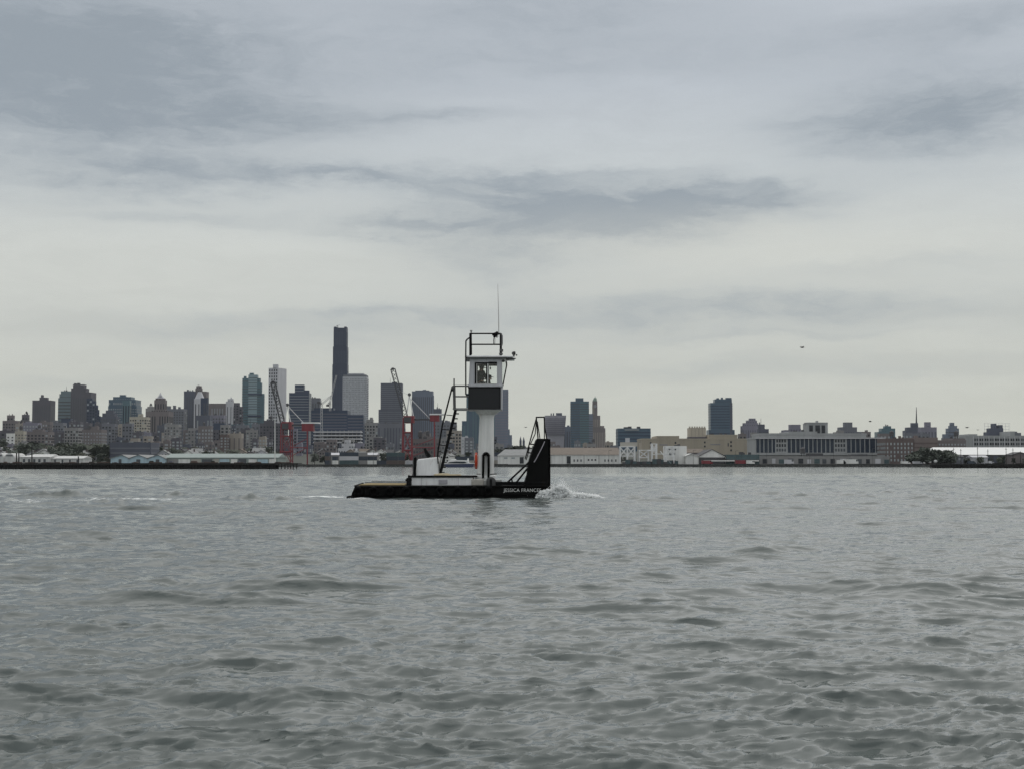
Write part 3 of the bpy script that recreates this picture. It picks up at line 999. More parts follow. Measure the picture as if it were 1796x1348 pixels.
block('office_block', 'grey block with small roof houses right of the unfinished building', 2100, 'grey_stone',
      [(637, 663, 741), (642, 654, 735.5, 741), (648, 653, 732, 735.5)], G())
block('office_slab', 'dark slate slab tower behind the raised boom of the right harbour crane', 2700, 'slate',
      [(663.5, 704, 718), (667, 704, 672, 718)], Hb(3.4, 'slate_mid', .3), short='dark slate slab behind the crane boom')
block('office_slab', 'dark blue slab tower right of the raised crane boom', 2750, 'blue_grey',
      [(722, 758.5, 686), (758.55, 760.5, 693), (728, 752, 684.5, 686)], V(3.4, 'slate', .5), short='dark blue slab right of the crane boom')
block('office_block', 'small dark block right of the dark blue slab', 2500, 'slate', [(760, 774, 717)], None)
block('office_block', 'grey ribbed block at the foot of the dark slate slab', 2000, 'slate_mid', [(662, 708, 742)], V(5, 'slate', .5))
block('office_block', 'tan block with a white roof seen between ladder and column of the boat', 1600, 'tan_stone', [(783, 809, 755)], G(5, 5))
block('office_block', 'slate block between boat ladder and column', 2100, 'slate_mid', [(760, 800, 740)], G(5, 5, 'window_mid'))
block('office_tower', 'blue glass tower hidden by the wheelhouse, left of the column', 2700, 'blue_glass', [(818, 842, 690), (810, 818, 738)], V(4, 'teal_glass', .5), short='blue glass tower left of the column')
block('office_tower', 'tall mauve tower with a pale left edge behind the wheelhouse, right of the column', 2650, 'blue_grey',
      [(868, 891.5, 682.5), (864, 868, 676, None, 'teal_glass'), (889, 894, 752), (894, 898, 762)], Hb(4.5, 'mauve_grey', .3), short='mauve tower behind the wheelhouse', roof=False)
# twisted tower: wide above, narrower below
_t = thing('twisted_tower', 'mauve grey tower that leans wider towards its top, right of the push knee', 'building', P(976, HOR, 2500))
TOWERS.append((976, 727, 'mauve tower that widens upward'))
_b = MB(); _b.prism([(PX(961, 2500), 2500), (PX(988, 2500), 2500), (PX(988, 2500), 2525), (PX(961, 2500), 2525)], terrain_z(2500) - 3, PZ(760, 2500), 1.16)
_b.prism([(PX(958.6, 2500), 2498), (PX(990.4, 2500), 2498), (PX(990.4, 2500), 2527), (PX(958.6, 2500), 2527)], PZ(760, 2500) + .01, PZ(728, 2500), 1.17)
_b.build('wall', M['pale_mauve'], _t)
_b = MB()
for k in range(9):
    yy = 733 + k * 3.4
    h = (760 - min(yy, 760)) / 32
    w = 15.9 + 2.7 * h
    _b.box(PX(974.5 - w, 2496.5), PX(974.5 + w, 2496.5), 2495.2, 2500, PZ(yy + 0.8, 2497), PZ(yy - 0.5, 2497))
_b.build('floor_band', M['mauve_grey'], _t, stuff=True)
_b = MB()
for a, c_, yt in ((966, 968, 724), (970, 972, 723.7), (975.5, 986, 723.5)):
    _b.box(PX(a, 2505), PX(c_, 2505), 2505, 2512, PZ(728.5, 2505), PZ(yt, 2505))
_b.build('roof_plant', M['slate'], _t)
block('office_block', 'small teal block between the mauve tower and the blue glass pair', 2550, 'blue_grey', [(988, 1002, 748), (995, 999, 745.5, 748)], V(4, 'slate', .4))
block('glass_tower', 'blue glass tower with a ribbed penthouse beside the slim clock tower', 2450, 'blue_glass',
      [(1001, 1017.5, 703.3), (1017.55, 1033.3, 703.3, None, 'teal_glass'), (1010, 1023.6, 697.5, 703.3), (1033.35, 1040, 725, None, 'blue_grey')],
      Hb(4.2, 'window_mid', .25), short='blue glass tower with ribbed penthouse', roof=False)
_t = block('clock_tower', 'slim tan clock tower with a domed top and stepped base', 2700, 'brown_stone',
           [(1034, 1062, 750), (1034.3, 1053, 728, 750), (1053.05, 1060, 746, 750), (1039.6, 1048, 703, 728)], V(3, 'tan_stone', .4), short='slim clock tower', roof=False)
_d = 2703
_b = MB(); _b.prism(footprint(1039.9, 1047.7, _d, 8), PZ(703, _d), PZ(700, _d), .8).ball(P(1043.8, 700, _d + 4), 3.4, 10, 6, 1, 1, 1.15).tube(P(1043.8, 697, _d + 4), P(1043.8, 694.5, _d + 4), .5, 5)
_b.build('dome', M['copper_green'], _t)
MB().tube(P(1043.8, 712, 2699.5), P(1043.8, 712, 2700.9), 3.0, 14).build('clock_face', M['band_pale'], _t)
block('office_slab', 'long low dark blue glass slab above the white loading frames', 1900, 'blue_glass', [(1084, 1141.5, 751)], Hb(5, 'navy_glass', .35), short='long low blue glass slab')
MB().box(PX(1096, 1899), PX(1121, 1899), 1898.6, 1899.6, PZ(754, 1899), PZ(751.8, 1899)).build('sign_band', M['band_pale'], [o for o in COL.objects if o.get('label', '').startswith('long low dark blue')][0])
block('glass_tower', 'solitary dark blue glass tower with a jagged crown above the tan warehouse', 2300, 'blue_glass',
      [(1247, 1281, 706), (1281.05, 1285.5, 706, None, 'slate'), (1255, 1284.5, 699.5, 706), (1258, 1262, 697.5, 699.5), (1266, 1269, 696.5, 699.5), (1274, 1284, 697, 699.5), (1244, 1289, 753)],
      Hb(4.5, 'navy_glass', .3), short='solitary blue glass tower', roof=False)
block('stepped_tower', 'mauve grey stepped tower right of the solitary blue glass tower', 2300, 'mauve_grey',
      [(1303, 1331, 746), (1306, 1330.5, 741, 746), (1311, 1328.5, 736.5, 741), (1315, 1326, 733, 736.5)], V(3.6, 'slate', .3), short='mauve stepped tower', roof=False)
block('office_block', 'dark two step block right of the mauve stepped tower', 2100, 'slate', [(1331, 1349, 752), (1331.2, 1342, 744, 752)], G(5, 5, 'window_mid'))
block('office_block', 'mauve box on a grey block above the bayed warehouse', 1700, 'mauve_grey', [(1386.5, 1405, 744.5), (1377, 1417, 754)], V(4, 'slate', .3))
_t = block('elevator_house', 'pale concrete frame house with open dark bays above the bayed warehouse', 1160, 'loft_grey', [(1416, 1452.7, 741.5)], None, roof=False, depth=16)
for i in range(3):
    for j in range(3):
        xx = 1420 + i * 10.8
        MB().box(PX(xx, 1160), PX(xx + (6.4 if i != 1 else 8), 1160), 1159.7, 1160.3, PZ(750 + j * 7.2 + 3, 1160), PZ(745 + j * 7.2, 1160)).build('opening', M['window_dark'], _t)
MB().box(PX(1415.5, 1159), PX(1453.2, 1159), 1159.4, 1170, PZ(741.6, 1160), PZ(740, 1160)).box(PX(1433, 1162), PX(1436, 1162), 1162, 1166, PZ(740, 1160), PZ(737, 1160)).build('cornice', M['loft_grey'], _t)
block('office_block', 'grey stepped block with a square mauve box, right of the concrete frame house', 1700, 'slate_mid',
      [(1475, 1504, 749), (1482, 1496, 740.6, 749), (1472, 1528, 757)], V(4, 'slate', .3))
block('glass_tower', 'small teal glass tower with a green cap behind the brick row', 2200, 'teal_glass',
      [(1541, 1571, 757), (1547, 1571, 751, 757), (1552, 1564, 747, 751)], V(4, 'blue_glass', .5), short='small teal tower')
_t = block('stepped_tower', 'dark stepped tower carrying a tall thin antenna mast', 2250, 'slate',
           [(1590, 1617, 754), (1593, 1615.5, 748.5, 754), (1600, 1611.5, 741, 748.5)], Hb(5, 'window_mid', .3), short='dark stepped tower with the mast', roof=False)
MB().tube(P(1607.3, 741, 2255), P(1607.3, 727, 2255), 1.3, 6, .8).tube(P(1607.3, 727, 2255), P(1607.2, 713, 2255), .8, 6, .35).build('antenna_mast', M['crane_dark'], _t)
block('office_block', 'mauve block with one square roof tower, right of the mast', 2200, 'mauve_grey', [(1617, 1644, 749), (1624.6, 1633.7, 740, 749)], V(5, 'slate', .4))
block('office_block', 'grey block with a pointed roof house right of the mauve block', 2000, 'blue_grey',
      [(1656.6, 1664, 761), (1664.05, 1683, 751), (1667, 1680, 746.5, 751), (1669, 1675, 741, 746.5)], Hb(5, 'slate', .3))

# --- nearer industrial shore
def gable(name, label, d, xs, ybase, yeave, ypeak, wallm, roofm, depth=40, cat='warehouse', ends=True, group=None):
    """shed with its gable end to the water, xs = (left, peak, right)"""
    a, p, c = xs
    t = thing(name, label, cat, (PX(p, d), d, terrain_z(d)), group)
    zb, ze, zp = terrain_z(d) - .5, PZ(yeave, d), PZ(ypeak, d)
    MB().xz([(PX(a, d), zb), (PX(c, d), zb), (PX(c, d), ze), (PX(p, d), zp), (PX(a, d), ze)], d, d + depth).build('wall', M[wallm], t)
    r = MB()
    o = 0.35
    for s, e in (((PX(a, d) - 0.6, ze - 0.2), (PX(p, d), zp)), ((PX(p, d), zp), (PX(c, d) + 0.6, ze - 0.2))):
        r.xz([(s[0], s[1] + .02), (e[0], e[1] + .02), (e[0], e[1] + o), (s[0], s[1] + o)], d - 0.7, d + depth + .5)
    r.build('roof', M[roofm], t)
    return t


def shed(name, label, d, x0, x1, yeave, yridge, wallm, roofm, depth=26, hip=0.0, cat='warehouse'):
    """long shed with its roof slope to the water"""
    t = thing(name, label, cat, (PX((x0 + x1) / 2, d), d, terrain_z(d)))
    X0, X1 = PX(x0, d), PX(x1, d)
    ze, zr = PZ(yeave, d), PZ(yridge, d + depth / 2)
    MB().box(X0, X1, d, d + depth, terrain_z(d) - .5, ze).build('wall', M[wallm], t)
    h = hip * (X1 - X0)
    b = MB()
    b.v = [(X0 - .5, d - .6, ze + .02), (X1 + .5, d - .6, ze + .02), (X1 + .5, d + depth + .6, ze + .02), (X0 - .5, d + depth + .6, ze + .02),
           (X0 - .5 + h, d + depth / 2, zr), (X1 + .5, d + depth / 2, zr)]
    b.f = [(0, 1, 5, 4), (1, 2, 5), (2, 3, 4, 5), (3, 0, 4), (0, 3, 2, 1)]
    b.build('roof', M[roofm], t)
    return t


def opening(t, d, x0, x1, y0, y1, m='window_dark', name='window', pr=0.12):
    return MB().box(PX(x0, d), PX(x1, d), d - pr, d + .1, PZ(y1, d), PZ(y0, d)).build(name, M[m], t)


# left: pale blue triple gables and the long pale shed behind the pier
for lab, xs, dr in (('leftmost pale blue gabled shed with a dark door on the left pier shore', (194, 214, 226), [(208, 213, 804, 811)]),
                    ('middle pale blue gabled shed of the three', (226.5, 243, 258), [(239, 246, 804.5, 811)]),
                    ('rightmost pale blue gabled shed next to the long pale shed', (258.5, 277, 289), [(273, 279.5, 804.5, 810)])):
    t = gable('gabled_shed', lab, 915, xs, 811, 803, 797, 'pale_blue', 'roof_grey', 36, group='pale blue gabled sheds')
    for a, c, y0, y1 in dr:
        opening(t, 915, a, c, y0, y1, 'window_mid', 'door')
t = shed('long_shed', 'long low shed with a pale teal roof behind the end of the left pier', 920, 289.5, 487, 801.5, 794.5, 'roof_teal', 'roof_teal', 34)
for a, c, m_, in ((291, 312, 'grey_stone'), (313, 333, 'white_wall'), (335, 352, 'beige_gear'), (354, 372, 'window_mid'), (374, 384, 'beige_gear'), (385, 402, 'pale_blue'), (405, 416, 'white_wall'),
                  (418, 432, 'window_mid'), (436, 450, 'white_wall'), (452, 470, 'pale_blue'), (472, 484, 'white_wall')):
    opening(t, 920, a, c, 803.5 + rnd.random(), 811, m_, 'bay_door')
addm('tent_white', (0.60, 0.60, 0.59), 0.7, 0.1, 0.2, streak=0.2)
# white domed tents at the far left
for lab, a, c, yt in (('white rounded tent cut by the left edge of the picture', -8, 6, 793), ('white rounded tent beside the dark poles', 7.5, 25, 793.5)):
    dd = 905
    t = thing('dome_tent', lab, 'tent', (PX((a + c) / 2, dd), dd, 1.7), 'white tents on the left shore')
    pts = [(PX(a, dd), 1.5), (PX(c, dd), 1.5)]
    n = 9
    zc = PZ(802, dd)
    arc = [(PX((a + c) / 2 + (c - a) / 2 * math.cos(math.pi * k / n), dd), zc + (PZ(yt, dd) - zc) * math.sin(math.pi * k / n)) for k in range(n + 1)]
    MB().xz(pts + arc, dd, dd + 22).build('cover', M['tent_white'], t)
    opening(t, dd, a + 3, c - 3, 797, 799, 'window_mid', 'vent')
t = shed('low_shed', 'long white shed with a shallow peaked roof behind the left pier', 906, 34, 88, 800.5, 795.5, 'tent_white', 'tent_white', 20, .35)
for k in range(5):
    opening(t, 906, 40 + k * 9, 44 + k * 9, 804, 810, 'window_mid', 'door')
t = shed('low_shed', 'long white shed with a rounded right end behind the left pier', 908, 88, 145, 803, 798.5, 'tent_white', 'tent_white', 20, 0)
for k in range(4):
    opening(t, 908, 95 + k * 13, 98 + k * 13, 805, 811, 'window_mid', 'door')
for k, (xx, yt) in enumerate(((29, 794.5), (33, 793), (56, 781), (137.5, 800), (163, 800))):
    lab = ('short dark post left of its twin beside the white tent', 'taller dark post of the pair beside the white tent', 'tallest dark post standing over the white sheds',
           'short dark post at the rounded end of the white shed', 'lone dark post between the white and the pale blue sheds')[k]
    q = P(xx, 813, 640)
    b = MB().tube(q, P(xx, yt, 640), .33, 6, .27)
    t = thing('mooring_post', lab, 'post', q, 'dark posts on the left shore')
    b.build('pole', M['timber_dark'], t)
    MB().tube(P(xx, yt + .2, 640), P(xx, yt - .7, 640), .42, 6, .3).build('cap', M['timber_dark'], t)

block('warehouse', 'low dark slate warehouse behind the pale blue gabled sheds', 1150, 'slate', [(192, 264, 776)], Hb(7, 'slate_mid', .3), roof=True, cat='warehouse')
block('apartment_block', 'brick block with white window columns below the navy curved tower', 1800, 'brown_stone', [(137, 177, 753)], G(4.5, 5, 'band_pale', .45, .5))
block('apartment_block', 'small white apartment block near the left edge', 1500, 'white_wall', [(10, 24.5, 760)], G(5, 5, 'window_mid', .4, .4))
block('apartment_block', 'pale yellow apartment block right of the small white one', 1480, 'tan_light', [(25, 40.5, 756)], G(5, 5, 'window_mid', .4, .45))
block('apartment_block', 'long brown block with a shallow roof below the mauve slab', 1700, 'brown_stone', [(46, 84, 757), (56, 74, 753, 757)], G(5.5, 5))
block('apartment_block', 'grey tan block in front of the squat black block', 1750, 'grey_stone', [(112, 136.5, 750)], G(4.2, 5))
block('apartment_block', 'narrow brown brick block with white window columns above the long pale shed', 1350, 'brick', [(385, 398, 762)], ('g', 5.5, 4.5, .5, .6, 'band_pale'))
block('apartment_block', 'tan brick block with a pale stair strip above the long pale shed', 1360, 'tan_stone', [(398.5, 423, 760)], ('v', 8, 9, .3, 1, 'brown_stone'))
block('apartment_block', 'wide brown block below the tall white tower', 1700, 'dark_brown', [(455, 499, 742), (462, 480, 737.5, 742)], G(5, 5, 'window_dark'))
block('apartment_block', 'stepped white villa like block below the white curtain wall tower', 1250, 'pale_grey', [(593, 624, 786), (599, 620, 778, 786), (604, 613, 771.5, 778)], G(4, 4.2, 'window_mid'))

# middle shore, white sheds
t = shed('white_warehouse', 'white shed with a hipped grey roof left of the push knee', 915, 873, 940, 798, 787, 'white_wall', 'roof_grey', 30, .2)
opening(t, 915, 911.5, 918.5, 800.5, 812, 'window_dark', 'door')
for a in (884, 897):
    opening(t, 915, a, a + 6, 801, 803.5, 'window_light', 'window')
t = shed('white_warehouse', 'long white warehouse with a brown roof right of the push knee', 925, 946, 1087, 796.5, 784, 'white_wall', 'roof_brown', 40)
opening(t, 925, 994, 1000.8, 799, 812, 'window_dark', 'door')
for a in (1031, 1037, 1043):
    opening(t, 925, a, a + 2.6, 804, 807, 'window_dark', 'window')
for a in (1006, 1012, 1018, 1060, 1066, 1072, 1079):
    opening(t, 925, a, a + 2.2, 804.5, 808.5, 'window_mid', 'window')
for a in (966, 1024, 1050):
    opening(t, 925, a, a + .8, 797.5, 812, 'grey_stone', 'downpipe', .3)
MB().box(PX(984, 946), PX(1042, 946), 944, 945.6, PZ(786.5, 945), PZ(785, 945)).build('ridge_vent', M['tan_light'], t)

# white loading frames
def frame_gantry(lab, d, x0, x1, yt, yb, bays, deep=7):
    t = thing('loading_gantry', lab, 'gantry', P((x0 + x1) / 2, yb, d), 'white steel loading gantries')
    b = MB(); r = 0.36
    for yy in (d, d + deep):
        for k in range(bays + 1):
            xx = x0 + (x1 - x0) * k / bays
            q0, q1 = P(xx, yb, d), P(xx, yt, d)
            lg = MB().tube((q0.x, yy, q0.z), (q1.x, yy, q1.z), r * 1.2, 4)
            lg.build('leg', M['crane_white'], t)
        for k in range(bays):
            xa = x0 + (x1 - x0) * k / bays; xb = x0 + (x1 - x0) * (k + 1) / bays
            ym = (yt + yb) / 2 + 1
            a, c = P(xa, yt, d), P(xb, ym, d)
            b.tube((a.x, yy, a.z), (c.x, yy, c.z), r * .8, 4)
            a, c = P(xb, yt, d), P(xa, ym, d)
            b.tube((a.x, yy, a.z), (c.x, yy, c.z), r * .8, 4)
            a, c = P(xa, ym, d), P(xb, ym, d)
            b.tube((a.x, yy, a.z), (c.x, yy, c.z), r, 4)
    b.build('bracing', M['crane_white'], t, stuff=True)
    a, c = P(x0 - 1, yt, d), P(x1 + 1, yt - 1.2, d)
    MB().box(a.x, c.x, d - .3, d + deep + .3, a.z, c.z).build('top_beam', M['crane_white'], t)
    return t


g = frame_gantry('white truss frame with a tan cabin on top, left of the T shaped gantry', 906, 1088, 1113.5, 783, 812, 2)
MB().box(PX(1089, 906), PX(1118, 906), 907, 912, PZ(781.8, 906), PZ(774.5, 906)).build('cabin', M['beige_gear'], g)
MB().box(PX(1098, 906), PX(1105, 906), 907.5, 911, PZ(774.4, 906), PZ(767, 906)).build('cabin_tower', M['pale_grey'], g)
g = frame_gantry('white low frame between the truss frame and the T shaped gantry', 908, 1121, 1138, 789, 812, 1)
g = frame_gantry('white T shaped gantry with an arm to the left', 905, 1144, 1152, 778, 812, 1)
MB().box(PX(1136, 905), PX(1152, 905), 905.5, 908, PZ(790, 905), PZ(787.5, 905)).build('arm', M['crane_white'], g)
g = frame_gantry('white A frame gantry in front of the white cube building', 904, 1168, 1182, 783, 812, 1)
MB().tube(P(1158, 790, 903.5), P(1176, 812, 903.5), .4, 4).build('diagonal_strut', M['crane_white'], g)
MB().tube(P(1152, 795, 903.5), P(1172, 795, 903.5), .3, 4).build('tie_bar', M['crane_white'], g)
for k in range(16):
    xx = 1092 + k * 6.2 + rnd.random() * 3
    t = thing('deck_crate', ('dark %s crate under the white loading gantries, %s from the left' % (('grey', 'green')[k % 2], 'first second third fourth fifth sixth seventh eighth ninth tenth eleventh twelfth thirteenth fourteenth fifteenth sixteenth'.split()[k])), 'crate', P(xx, 813, 903 + k % 3), 'crates under the loading gantries')
    q = P(xx, 813, 903 + k % 3); w = .9 + .8 * rnd.random(); h = 1.2 + 2.2 * rnd.random()
    MB().box(q.x - w, q.x + w, q.y - .8, q.y + .8, 1.7, 1.7 + h).build('body', M[('crane_dark', 'cont_teal')[k % 2]], t)
    MB().box(q.x - w * 1.05, q.x + w * 1.05, q.y - .85, q.y + .85, 1.7 + h, 1.85 + h).build('lid', M['dim_steel'], t)
t = block('storage_building', 'plain white cube building right of the loading gantries', 918, 'white_wall', [(1169, 1204.5, 782.5)], None, cat='warehouse', depth=20)
opening(t, 918, 1172, 1186, 786, 788.5, 'window_mid'); opening(t, 918, 1174, 1184, 793, 797, 'window_mid')
t = gable('white_shed', 'low white shed with a slanting roof right of the white cube', 912, (1203, 1212, 1224.5), 813, 799, 795, 'white_wall', 'white_wall', 15)
t = gable('peaked_shed', 'wide shed with a white gable over a dark opening', 925, (1225, 1249, 1273.5), 813, 800.3, 787.5, 'white_wall', 'roof_dark', 40)
opening(t, 925, 1226, 1272, 801, 812.8, 'roof_dark', 'opening', .3)
t = block('dark_shed', 'long low dark green shed with a white lower stripe, right of the peaked shed', 922, 'cont_teal', [(1274, 1332, 797.5)], V(6, 'roof_dark', .5), cat='warehouse', depth=18)
opening(t, 921.5, 1234, 1330, 806, 808, 'white_wall', 'canopy', 2.5)

# the long tan warehouse with its battlemented tower
t = block('tan_warehouse', 'huge windowless tan warehouse with small square openings', 1200, 'tan_warehouse',
          [(1126, 1326, 769), (1152, 1191.5, 764.5, 769), (1244, 1294, 762.3, 769)], None, cat='warehouse', short='huge tan warehouse', depth=45)
for a, yy in ((1140, 774.5), (1140, 781.5), (1183.5, 774), (1235, 773.2), (1235, 780.3), (1281, 772.8), (1281, 779.5), (1281, 787)):
    opening(t, 1200, a, a + 2.8, yy, yy + 3.2, 'window_dark', 'window')
opening(t, 1200, 1157, 1171, 778, 780.3, 'grey_stone'); opening(t, 1200, 1246, 1264, 777.3, 779.6, 'grey_stone'); opening(t, 1200, 1276.5, 1278.5, 776, 782, 'window_mid')
for k in range(9):
    xx = 1130 + k * 22
    opening(t, 1200, xx, xx + .5, 769.6, 800, 'tan_stone', 'joint', .1)
t = thing('battlement_tower', 'tan square tower with a battlemented rim standing on the huge tan warehouse', 'tower', P(1224, 768, 1215))
MB().box(PX(1209.3, 1215), PX(1238.7, 1215), 1215, 1229, PZ(770, 1215), PZ(749.5, 1215)).build('wall', M['tan_light'], t)
for k in range(7):
    xx = 1208.9 + k * 4.35
    MB().box(PX(xx, 1215), PX(xx + 2.5, 1215), 1214.6, 1216, PZ(749.6, 1215), PZ(747, 1215)).build('merlon', M['tan_light'], t)
MB().box(PX(1208.6, 1215), PX(1239.4, 1215), 1214.4, 1229.6, PZ(768, 1215), PZ(765.3, 1215)).build('corbel', M['dark_brown'], t)
for k in range(4):
    opening(t, 1215, 1213 + k * 6.4, 1213.6 + k * 6.4, 750.5, 765, 'tan_stone', 'rib', .3)
t = shed('brown_shed', 'small rust brown roofed shed between the white cube and the peaked shed', 960, 1204, 1234, 793, 786, 'brown_stone', 'roof_brown', 16)
# bayed warehouse
t = block('bayed_warehouse', 'long grey warehouse with rows of tall dark bays between pale piers', 1100, 'loft_grey', [(1325.5, 1554, 767.3), (1334, 1520, 760, 767.3), (1384, 1434, 757, 760)], None,
          cat='warehouse', short='bayed warehouse', depth=40)
edges = [1326, 1333, 1340, 1347.5, 1354.5, 1360.5, 1381, 1388, 1396, 1403.5, 1411, 1418.5, 1426, 1433.5, 1441, 1448.5, 1456, 1463.5, 1485, 1493, 1501, 1509, 1517, 1525.5, 1536, 1545, 1553.5]
for a, c in zip(edges, edges[1:]):
    if c - a > 15:
        for i in range(4):
            for j in range(3):
                w = (c - a - 2) / 4
                opening(t, 1100, a + 1.5 + i * w, a + 1.5 + i * w + w * .62, 769.6 + j * 8, 769.6 + j * 8 + 5.2, 'window_dark' if j < 2 else 'window_mid', 'window')
    else:
        opening(t, 1100, a + 1, c - .7, 768.6, 792.8, 'window_blue', 'bay_window')
MB().box(PX(1325, 1098), PX(1554.5, 1098), 1097.5, 1099.5, PZ(797, 1098), PZ(793.5, 1098)).build('base_ledge', M['loft_grey'], t)
MB().box(PX(1325, 1098), PX(1554.5, 1098), 1098.8, 1099.6, PZ(768.3, 1098), PZ(767, 1098)).build('cornice', M['pale_grey'], t)
t = block('transit_shed', 'low pale shed with dark gaps in front of the bayed warehouse', 935, 'grey_stone', [(1332, 1560, 800.3)], None, cat='warehouse', depth=16)
for k in range(15):
    a = 1336 + k * 15 + rnd.random() * 5
    opening(t, 935, a, a + 5 + rnd.random() * 5, 803 + rnd.random() * 2, 812, ('window_dark', 'pale_grey', 'cont_teal', 'window_mid')[k % 4], 'bay_door')
# brick rows
t = block('brick_warehouse', 'long dark red brick warehouse with pale window columns behind the dark tree clump', 1050, 'brick', [(1554, 1603, 769)], ('g', 5.5, 7, .4, .6, 'window_light'), cat='warehouse', depth=25)
t = block('brick_warehouse', 'pinkish brick warehouse with a flat banded front next to the dark red one', 1052, 'pink_brick', [(1603.5, 1645.5, 767.5)], Hb(7, 'brick', .3), cat='warehouse', depth=25)
t = block('brick_warehouse', 'brown brick warehouse with many small arched windows left of the pale loft', 1070, 'brown_stone', [(1645.8, 1695, 772), (1672, 1694, 769, 772)], ('g', 5, 5.5, .45, .55, 'window_light'), cat='warehouse', depth=25)
# pale loft building
t = block('loft_building', 'pale grey loft building with paired dark windows at the right edge', 1100, 'loft_grey', [(1695, 1800, 764), (1773, 1781, 755.5, 764), (1700, 1715, 761.5, 764)], None, short='pale loft building', depth=30)
for k in range(10):
    a = 1709.5 + k * 9.1
    for i in (0, 1):
        for j in range(2):
            opening(t, 1100, a + i * 4.2, a + i * 4.2 + 3.1, 768 + j * 7.4, 772.3 + j * 7.4, 'window_dark' if (k + j) % 3 else 'window_mid', 'window')
for k in range(11):
    a = 1707.3 + k * 9.1
    opening(t, 1100, a, a + 1, 764.5, 786, 'pale_grey', 'pier', .5)
block('roof_house', 'dark stepped roof house with a water tank above the pale loft', 1125, 'slate', [(1733, 1766, 757), (1738, 1761, 750, 757), (1745, 1749, 742, 750), (1753.5, 1760, 744.5, 750)], None, cat='roof house', depth=10, roof=False)
t = thing('roof_sign_frame', 'thin pale scaffold of a roof sign behind the dark roof house', 'sign frame', P(1748, 764, 1135))
b = MB()
for k in range(8):
    xx = 1727 + k * 6.1
    b.tube(P(xx, 764, 1135), P(xx, 741.5, 1135), .14, 4)
for yy in (742, 747, 752, 757):
    b.tube(P(1726, yy, 1135), P(1771, yy, 1135), .14, 4)
b.build('lattice', M['crane_white'], t)
# right white roof
t = shed('long_white_shed', 'long shed with a bright white roof below the pale loft', 940, 1636, 1830, 796.5, 783.5, 'roof_dark', 'white_roof', 40, .09)
for k in range(9):
    a = 1668 + k * 15
    opening(t, 940, a, a + 8, 798.5, 811, ('slate', 'cont_teal', 'pale_grey', 'roof_dark', 'cont_blue')[k % 5], 'bay_door')
t = shed('grey_boathouse', 'grey windowed boathouse left of the pale shed, under the white roof', 915, 1664, 1690, 800, 796, 'slate_mid', 'roof_dark', 12)
for k in range(3):
    opening(t, 915, 1667 + k * 7, 1671 + k * 7, 801.5, 806, 'window_light', 'window')
t = shed('pale_shed', 'pale low shed on the right shore, below the long white roof', 912, 1706, 1733, 801, 797.5, 'pale_grey', 'pale_grey', 12)
opening(t, 912, 1716, 1722, 803, 808, 'slate_mid', 'door')
t = gable('end_shed', 'small brown gabled shed at the right edge of the shore', 925, (1776, 1790, 1805), 812, 797, 792.5, 'brown_stone', 'roof_dark', 14)

# --- low houses and blocks filling the hillside
COLS = {'brown_stone': 'brown', 'dark_brown': 'dark brown', 'tan_stone': 'tan', 'slate_mid': 'grey', 'brick': 'red brick', 'grey_stone': 'stone grey', 'pale_grey': 'pale', 'mauve_grey': 'mauve', 'slate': 'slate coloured', 'tan_light': 'cream'}
used = {}
def filler(n, xr, yr, dr, wr, keys, seed):
    rg = random.Random(seed)
    for k in range(n):
        w = wr[0] + (wr[1] - wr[0]) * rg.random()
        x = xr[0] + (xr[1] - xr[0]) * (k + rg.random()) / n
        yt = yr[0] + (yr[1] - yr[0]) * rg.random()
        d = dr[0] + (dr[1] - dr[0]) * rg.random()
        m = keys[int(rg.random() * len(keys))]
        near = sorted(TOWERS, key=lambda t: abs(t[0] - x))[0]
        side = 'below' if abs(near[0] - x) < 10 else ('right of' if x > near[0] else 'left of')
        size = 'wide low' if w > 0.6 * wr[1] else 'narrow low'
        roofw = ('flat roof', 'roof tank', 'stair house', 'chimney row')[int(rg.random() * 4)]
        lab = '%s %s block with a %s, %s the %s' % (size, COLS[m], roofw, side, near[2])
        words_ = lab.split()
        lab = ' '.join(words_[:16])
        if lab in used:
            lab = lab.replace('wide low', 'broad') if 'wide low' in lab else lab.replace('narrow low', 'slim')
        while lab in used:
            lab = ' '.join((lab + ', further right').split()[:16]) if not lab.endswith('right') else lab.replace('further right', 'right again')
            if lab in used:
                break
        used[lab] = 1
        segs = [(x - w / 2, x + w / 2, yt)]
        if roofw == 'roof tank':
            segs.append((x - w * .1, x + w * .12, yt - 3, yt))
        elif roofw == 'stair house':
            segs.append((x - w * .35, x - w * .05, yt - 2.4, yt))
        elif roofw == 'chimney row':
            segs.append((x + w * .1, x + w * .4, yt - 1.8, yt))
        wm = ('window_dark', 'window_mid', 'window_light')[int(rg.random() * 2.6)]
        block('low_block', lab, d, m, segs, G(4.2 + rg.random() * 2, 4.6 + rg.random(), wm, .5, .55), group='low blocks on the far hillside', roof=rg.random() < .5)

